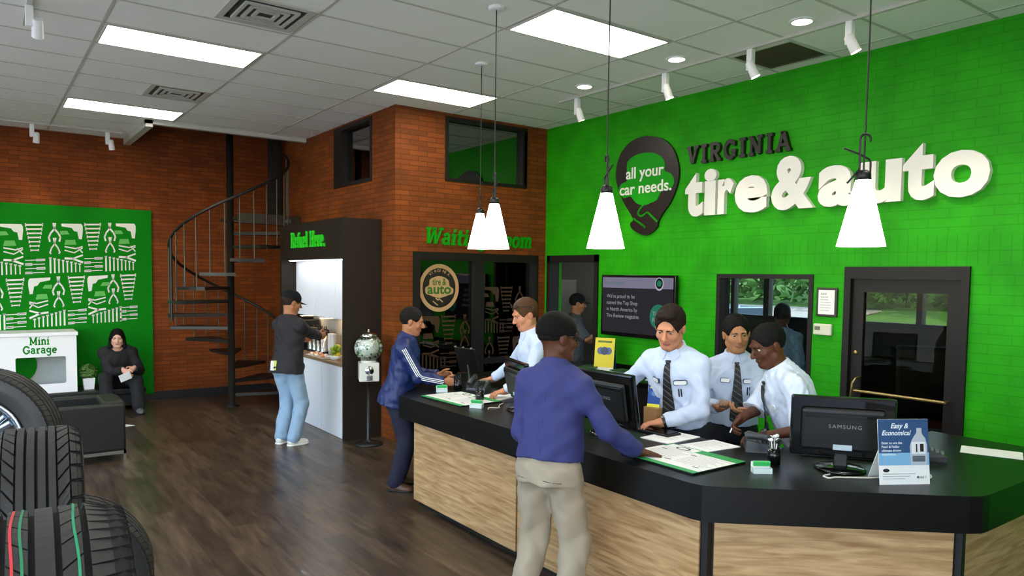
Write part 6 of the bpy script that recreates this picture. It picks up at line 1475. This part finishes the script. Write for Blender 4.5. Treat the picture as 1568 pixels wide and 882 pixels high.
tent((3.80, 3.50), hdg(.75, .3), 'small yellow and blue card behind the middle monitor on the brown box', .09, .15, ZK+.141, ('2a4f9a', 'e6e23a', '3860a8', '6a8ac0', 'e6e23a', '20407a'), '')
for i in range(7):
    b = MB().box(-.13, .13, -.10, .10, 0, .012+.004*(i % 3), 0, .002); 
    nm = b.build('magazine', mat('mag%d' % (i % 4), ('3a3a34', 'd8d8d0', '2a4a30', '8a8a80')[i % 4], .4), None, (5.88+.04*(i % 2), 6.48-.02*i if i < 3 else 6.02-.05*(i-3), (.8815)+(.0205*i if i < 3 else .0205*(i-3))), R(15*i)); tag(nm, ('magazine in the stack at left end of the back counter, layer %s from bottom' if i < 3 else 'magazine in the stack beside the yellow brochure stand, layer %s from bottom') % ('one', 'two', 'three', 'four')[i if i < 3 else i-3], 'magazine', 'magazines on the back counter')
o = MB().add([(1.47, 10.42, .001), (1.62, 10.46, .001), (1.46, 10.72, .001), (1.47, 10.42, .004), (1.62, 10.46, .004), (1.46, 10.72, .004)], [(2, 1, 0), (3, 4, 5), (0, 1, 4, 3), (1, 2, 5, 4), (2, 0, 3, 5)]).build('paper', M_PAPER); tag(o, 'white scrap of paper on floor right behind the black armchair', 'paper')
# notice and papers in the corridor
o = MB().box(7.985, 7.998, 9.12, 9.62, 1.35, 1.95).build('notice', M_PAPER); tag(o, 'white paper notice on grey corridor wall behind the doorway', 'notice')
o = empty('ceiling_light', (7.3, 9.0, ZC), 0, 'glowing ceiling panel inside the corridor beyond the doorway', 'light fixture', 'fluorescent ceiling panels'); MB().box(-.3, .3, -.6, .6, -.012, 0).build('frame', M_TEE, o); MB().box(-.28, .28, -.58, .58, -.014, -.012).build('diffuser', emis('corridor_glow', 'eef2ee', 4), o)

# ------------------------------------------------------------------ outdoors
def plane(name, x0, x1, y0, y1, z, m): return MB().box(x0, x1, y0, y1, z-.05, z).build(name, m)
struct(MB().box(-40, -3.25, -40, 60, -.08, -.03).box(-3.25, 11, -40, -3.25, -.08, -.03).build('ground', mat('concrete', 'a8a49b', .9, var=.1, vscale=2)))  # unseen ground added so sunlight bounces off it up to the ceiling
struct(plane('ground', 11, 70, -40, 70, -.03, mat('asphalt', '4f4e4c', .9, var=.1, vscale=2)))
tag(plane('road', 15.5, 21, -40, 70, -.02, mat('road_pale', '6f6a64', .9)), kind='structure')
lw = MB().prism([(21.8, -.1), (46, -.1), (46, 2.5), (23, .02)], lambda u, v, d: (u, 70-d, v), 110).build('lawn', mat('lawn_green', '44701a', .95, var=.3, vscale=3)); tag(lw, 'green grassy bank across the road, seen through the windows', 'grass', kind='stuff')
struct(MB().prism([(24.5, .21), (29.5, .755), (29.5, .795), (24.5, .25)], lambda u, v, d: (u, 45-d, v), 30).build('road', mat('drive_pale', '9a9288', .9)))
def tree(x, y, h_, r_, seed, label):
    o = empty('tree', (x, y, .02+(x-23)*.1083), 0, label, 'tree', 'trees across the road')
    MB().tube([(0, 0, 0), (.1, 0, h_*.4), (0, .1, h_*.7)], [.28, .2, .1], 8).build('trunk', mat('bark', '4a3a2a', .9), o)
    b = MB(); rg = random.Random(seed)
    for k in range(9): leafball(b, (rg.uniform(-.6, .6)*r_, rg.uniform(-.6, .6)*r_, h_*.40+rg.uniform(-.35, .45)*h_*.6), r_*.62, 420, .42, 0, seed*10+k, .8)
    b.v = [(p[0], p[1], max(p[2], .35)) for p in b.v]; b.build('crown', mat('tree_leaf%d' % (seed % 3), ('35601c', '4c7a26', '2a4e1a')[seed % 3], .8), o)
tl_ = ['leftmost leafy tree', 'second leafy tree from the left', 'third leafy tree from the left', 'fourth leafy tree from the left', 'fifth leafy tree from the left', 'sixth leafy tree from the left', 'rightmost leafy tree']
for i, (x, y) in enumerate(((36, 37), (36, 31), (36, 25), (36, 19), (36, 13), (36, 7), (36, 1))): tree(x, y, 5.5+(i % 3), 2.3, i+1, tl_[i]+' across the road, seen through the green wall glass')
hg = MB(); rgh = random.Random(9)
for k in range(24): leafball(hg, (rgh.uniform(-.5, .5), -22+k*2.0, 1.3+rgh.uniform(-.2, .5)), 1.7, 260, .5, 0, 300+k, .9)
hg.v = [(p[0], p[1], max(p[2], .1)) for p in hg.v]; tag(hg.build('hedge', mat('hedge_leaf', '37611a', .8), None, (31, 22, .80)), 'long dark hedge on the grassy bank across the road', 'hedge', kind='stuff')
def car(x, y, rz, col, label):
    o = empty('car', (x, y, -.03 if x < 20 else .56), rz, label, 'car', 'parked cars outside')
    mp = mat('car_paint_'+col, col, .25, .2, coat=.8)
    prof = [(-2.2, .35), (-2.25, .62), (-2.1, .82), (-1.3, .92), (-.75, 1.38), (.6, 1.42), (1.35, .95), (2.0, .88), (2.25, .7), (2.2, .32)]
    vs = []; n = len(prof)
    for sy in (-1, 1):
        for px, pz in prof: vs.append((px, sy*(.86 if pz < 1 else .66), pz))
    b = MB().add(vs, [tuple(range(n))[::-1], tuple(range(n, 2*n))]+[(i, (i+1) % n, n+(i+1) % n, n+i) for i in range(n)]); b.build('body', mp, o)
    gm = mat('car_glass', '1c2428', .08)
    for sy in (-1, 1): MB().add([(-1.1, sy*.805, 1.0), (1.1, sy*.80, 1.0), (.52, sy*.69, 1.36), (-.66, sy*.69, 1.33)], [(0, 1, 2, 3)]).build('side_window', gm, o)
    MB().add([(1.32, -.76, 1.0), (1.32, .76, 1.0), (.68, .62, 1.40), (.68, -.62, 1.40)], [(0, 1, 2, 3)]).build('windshield', gm, o); MB().add([(-1.3, -.76, .96), (-1.3, .76, .96), (-.82, .62, 1.36), (-.82, -.62, 1.36)], [(3, 2, 1, 0)]).build('rear_window', gm, o)
    for wx in (-1.4, 1.4):
        for sy in (-1, 1):
            w = MB().lathe([(.2, -.1), (.33, -.1), (.34, 0), (.33, .1), (.2, .1)], (wx, sy*.80, .34), 24, 0, 'y').build('wheel', M_RUB, o); MB().lathe([(0, .105*sy), (.2, .1*sy), (.2, .08*sy)], (wx, sy*.80, .34), 20, 0, 'y').build('hubcap', M_ALLOY, w)
    for sy in (-1, 1): MB().box(-2.28, -2.2, sy*.65-.14, sy*.65+.14, .62, .78, 0, .02).build('tail_light', mat('tail_red', 'a01818', .3), o)
car(14.3, 11.2, R(80), '8fa0bc', 'silver blue car parked outside, seen through the green wall window'); car(26.8, 26.5, R(88), 'd8d8d6', 'white car on the sloping drive seen through the green wall window')
o = empty('office_chair', (7.5, 3.35, 0), R(-60), 'dark office chair silhouette behind the glazed door', 'chair')
MB().box(-.27, .27, -.25, .25, .43, .52, 0, .03).build('seat', M_BLKPL, o); MB().box(-.26, .26, .22, .32, .6, 1.35, 0, .05).build('backrest', M_BLKPL, o); MB().tube([(0, 0, .06), (0, 0, .45)], .03, 10).build('column', M_BLKMET, o)
MB().box(-.03, .03, .24, .30, .48, .7).build('back_stem', M_BLKMET, o)
for k in range(5): a = R(72*k); MB().tube([(0, 0, .09), (.3*math.cos(a), .3*math.sin(a), .05)], .02, 8).lathe([(0, -.05), (.03, -.03), (.03, .0), (0, .02)], (.3*math.cos(a), .3*math.sin(a), .05), 10).build('base_leg', M_BLKMET, o)
o = empty('armchair', (8.55, 3.75, 0), R(-75), 'dark red tub armchair behind the right part of glazed door', 'armchair')
MB().box(-.35, .35, -.35, .30, .15, .46, 0, .04).build('seat', M_RED, o); MB().box(-.35, .35, .22, .36, .46, 1.12, 0, .05).build('backrest', M_RED, o)
for x in (-.42, .34): MB().box(x, x+.08, -.35, .36, .15, .68, 0, .02).build('arm', M_RED, o)
for x in (-.36, .32):
    for y in (-.3, .28): MB().box(x, x+.04, y, y+.04, 0, .15).build('leg', M_BLKMET, o)
o = empty('desk', (8.9, 6.0, 0), 0, 'dark desk in the room behind the glazed door', 'desk')
MB().box(-.4, .4, -.9, .9, .70, .74, 0, .004).build('top', M_BLACK, o); MB().box(-.38, .38, -.88, -.84, 0, .70).build('side', M_BLKMET, o); MB().box(-.38, .38, .84, .88, 0, .70).build('side', M_BLKMET, o)
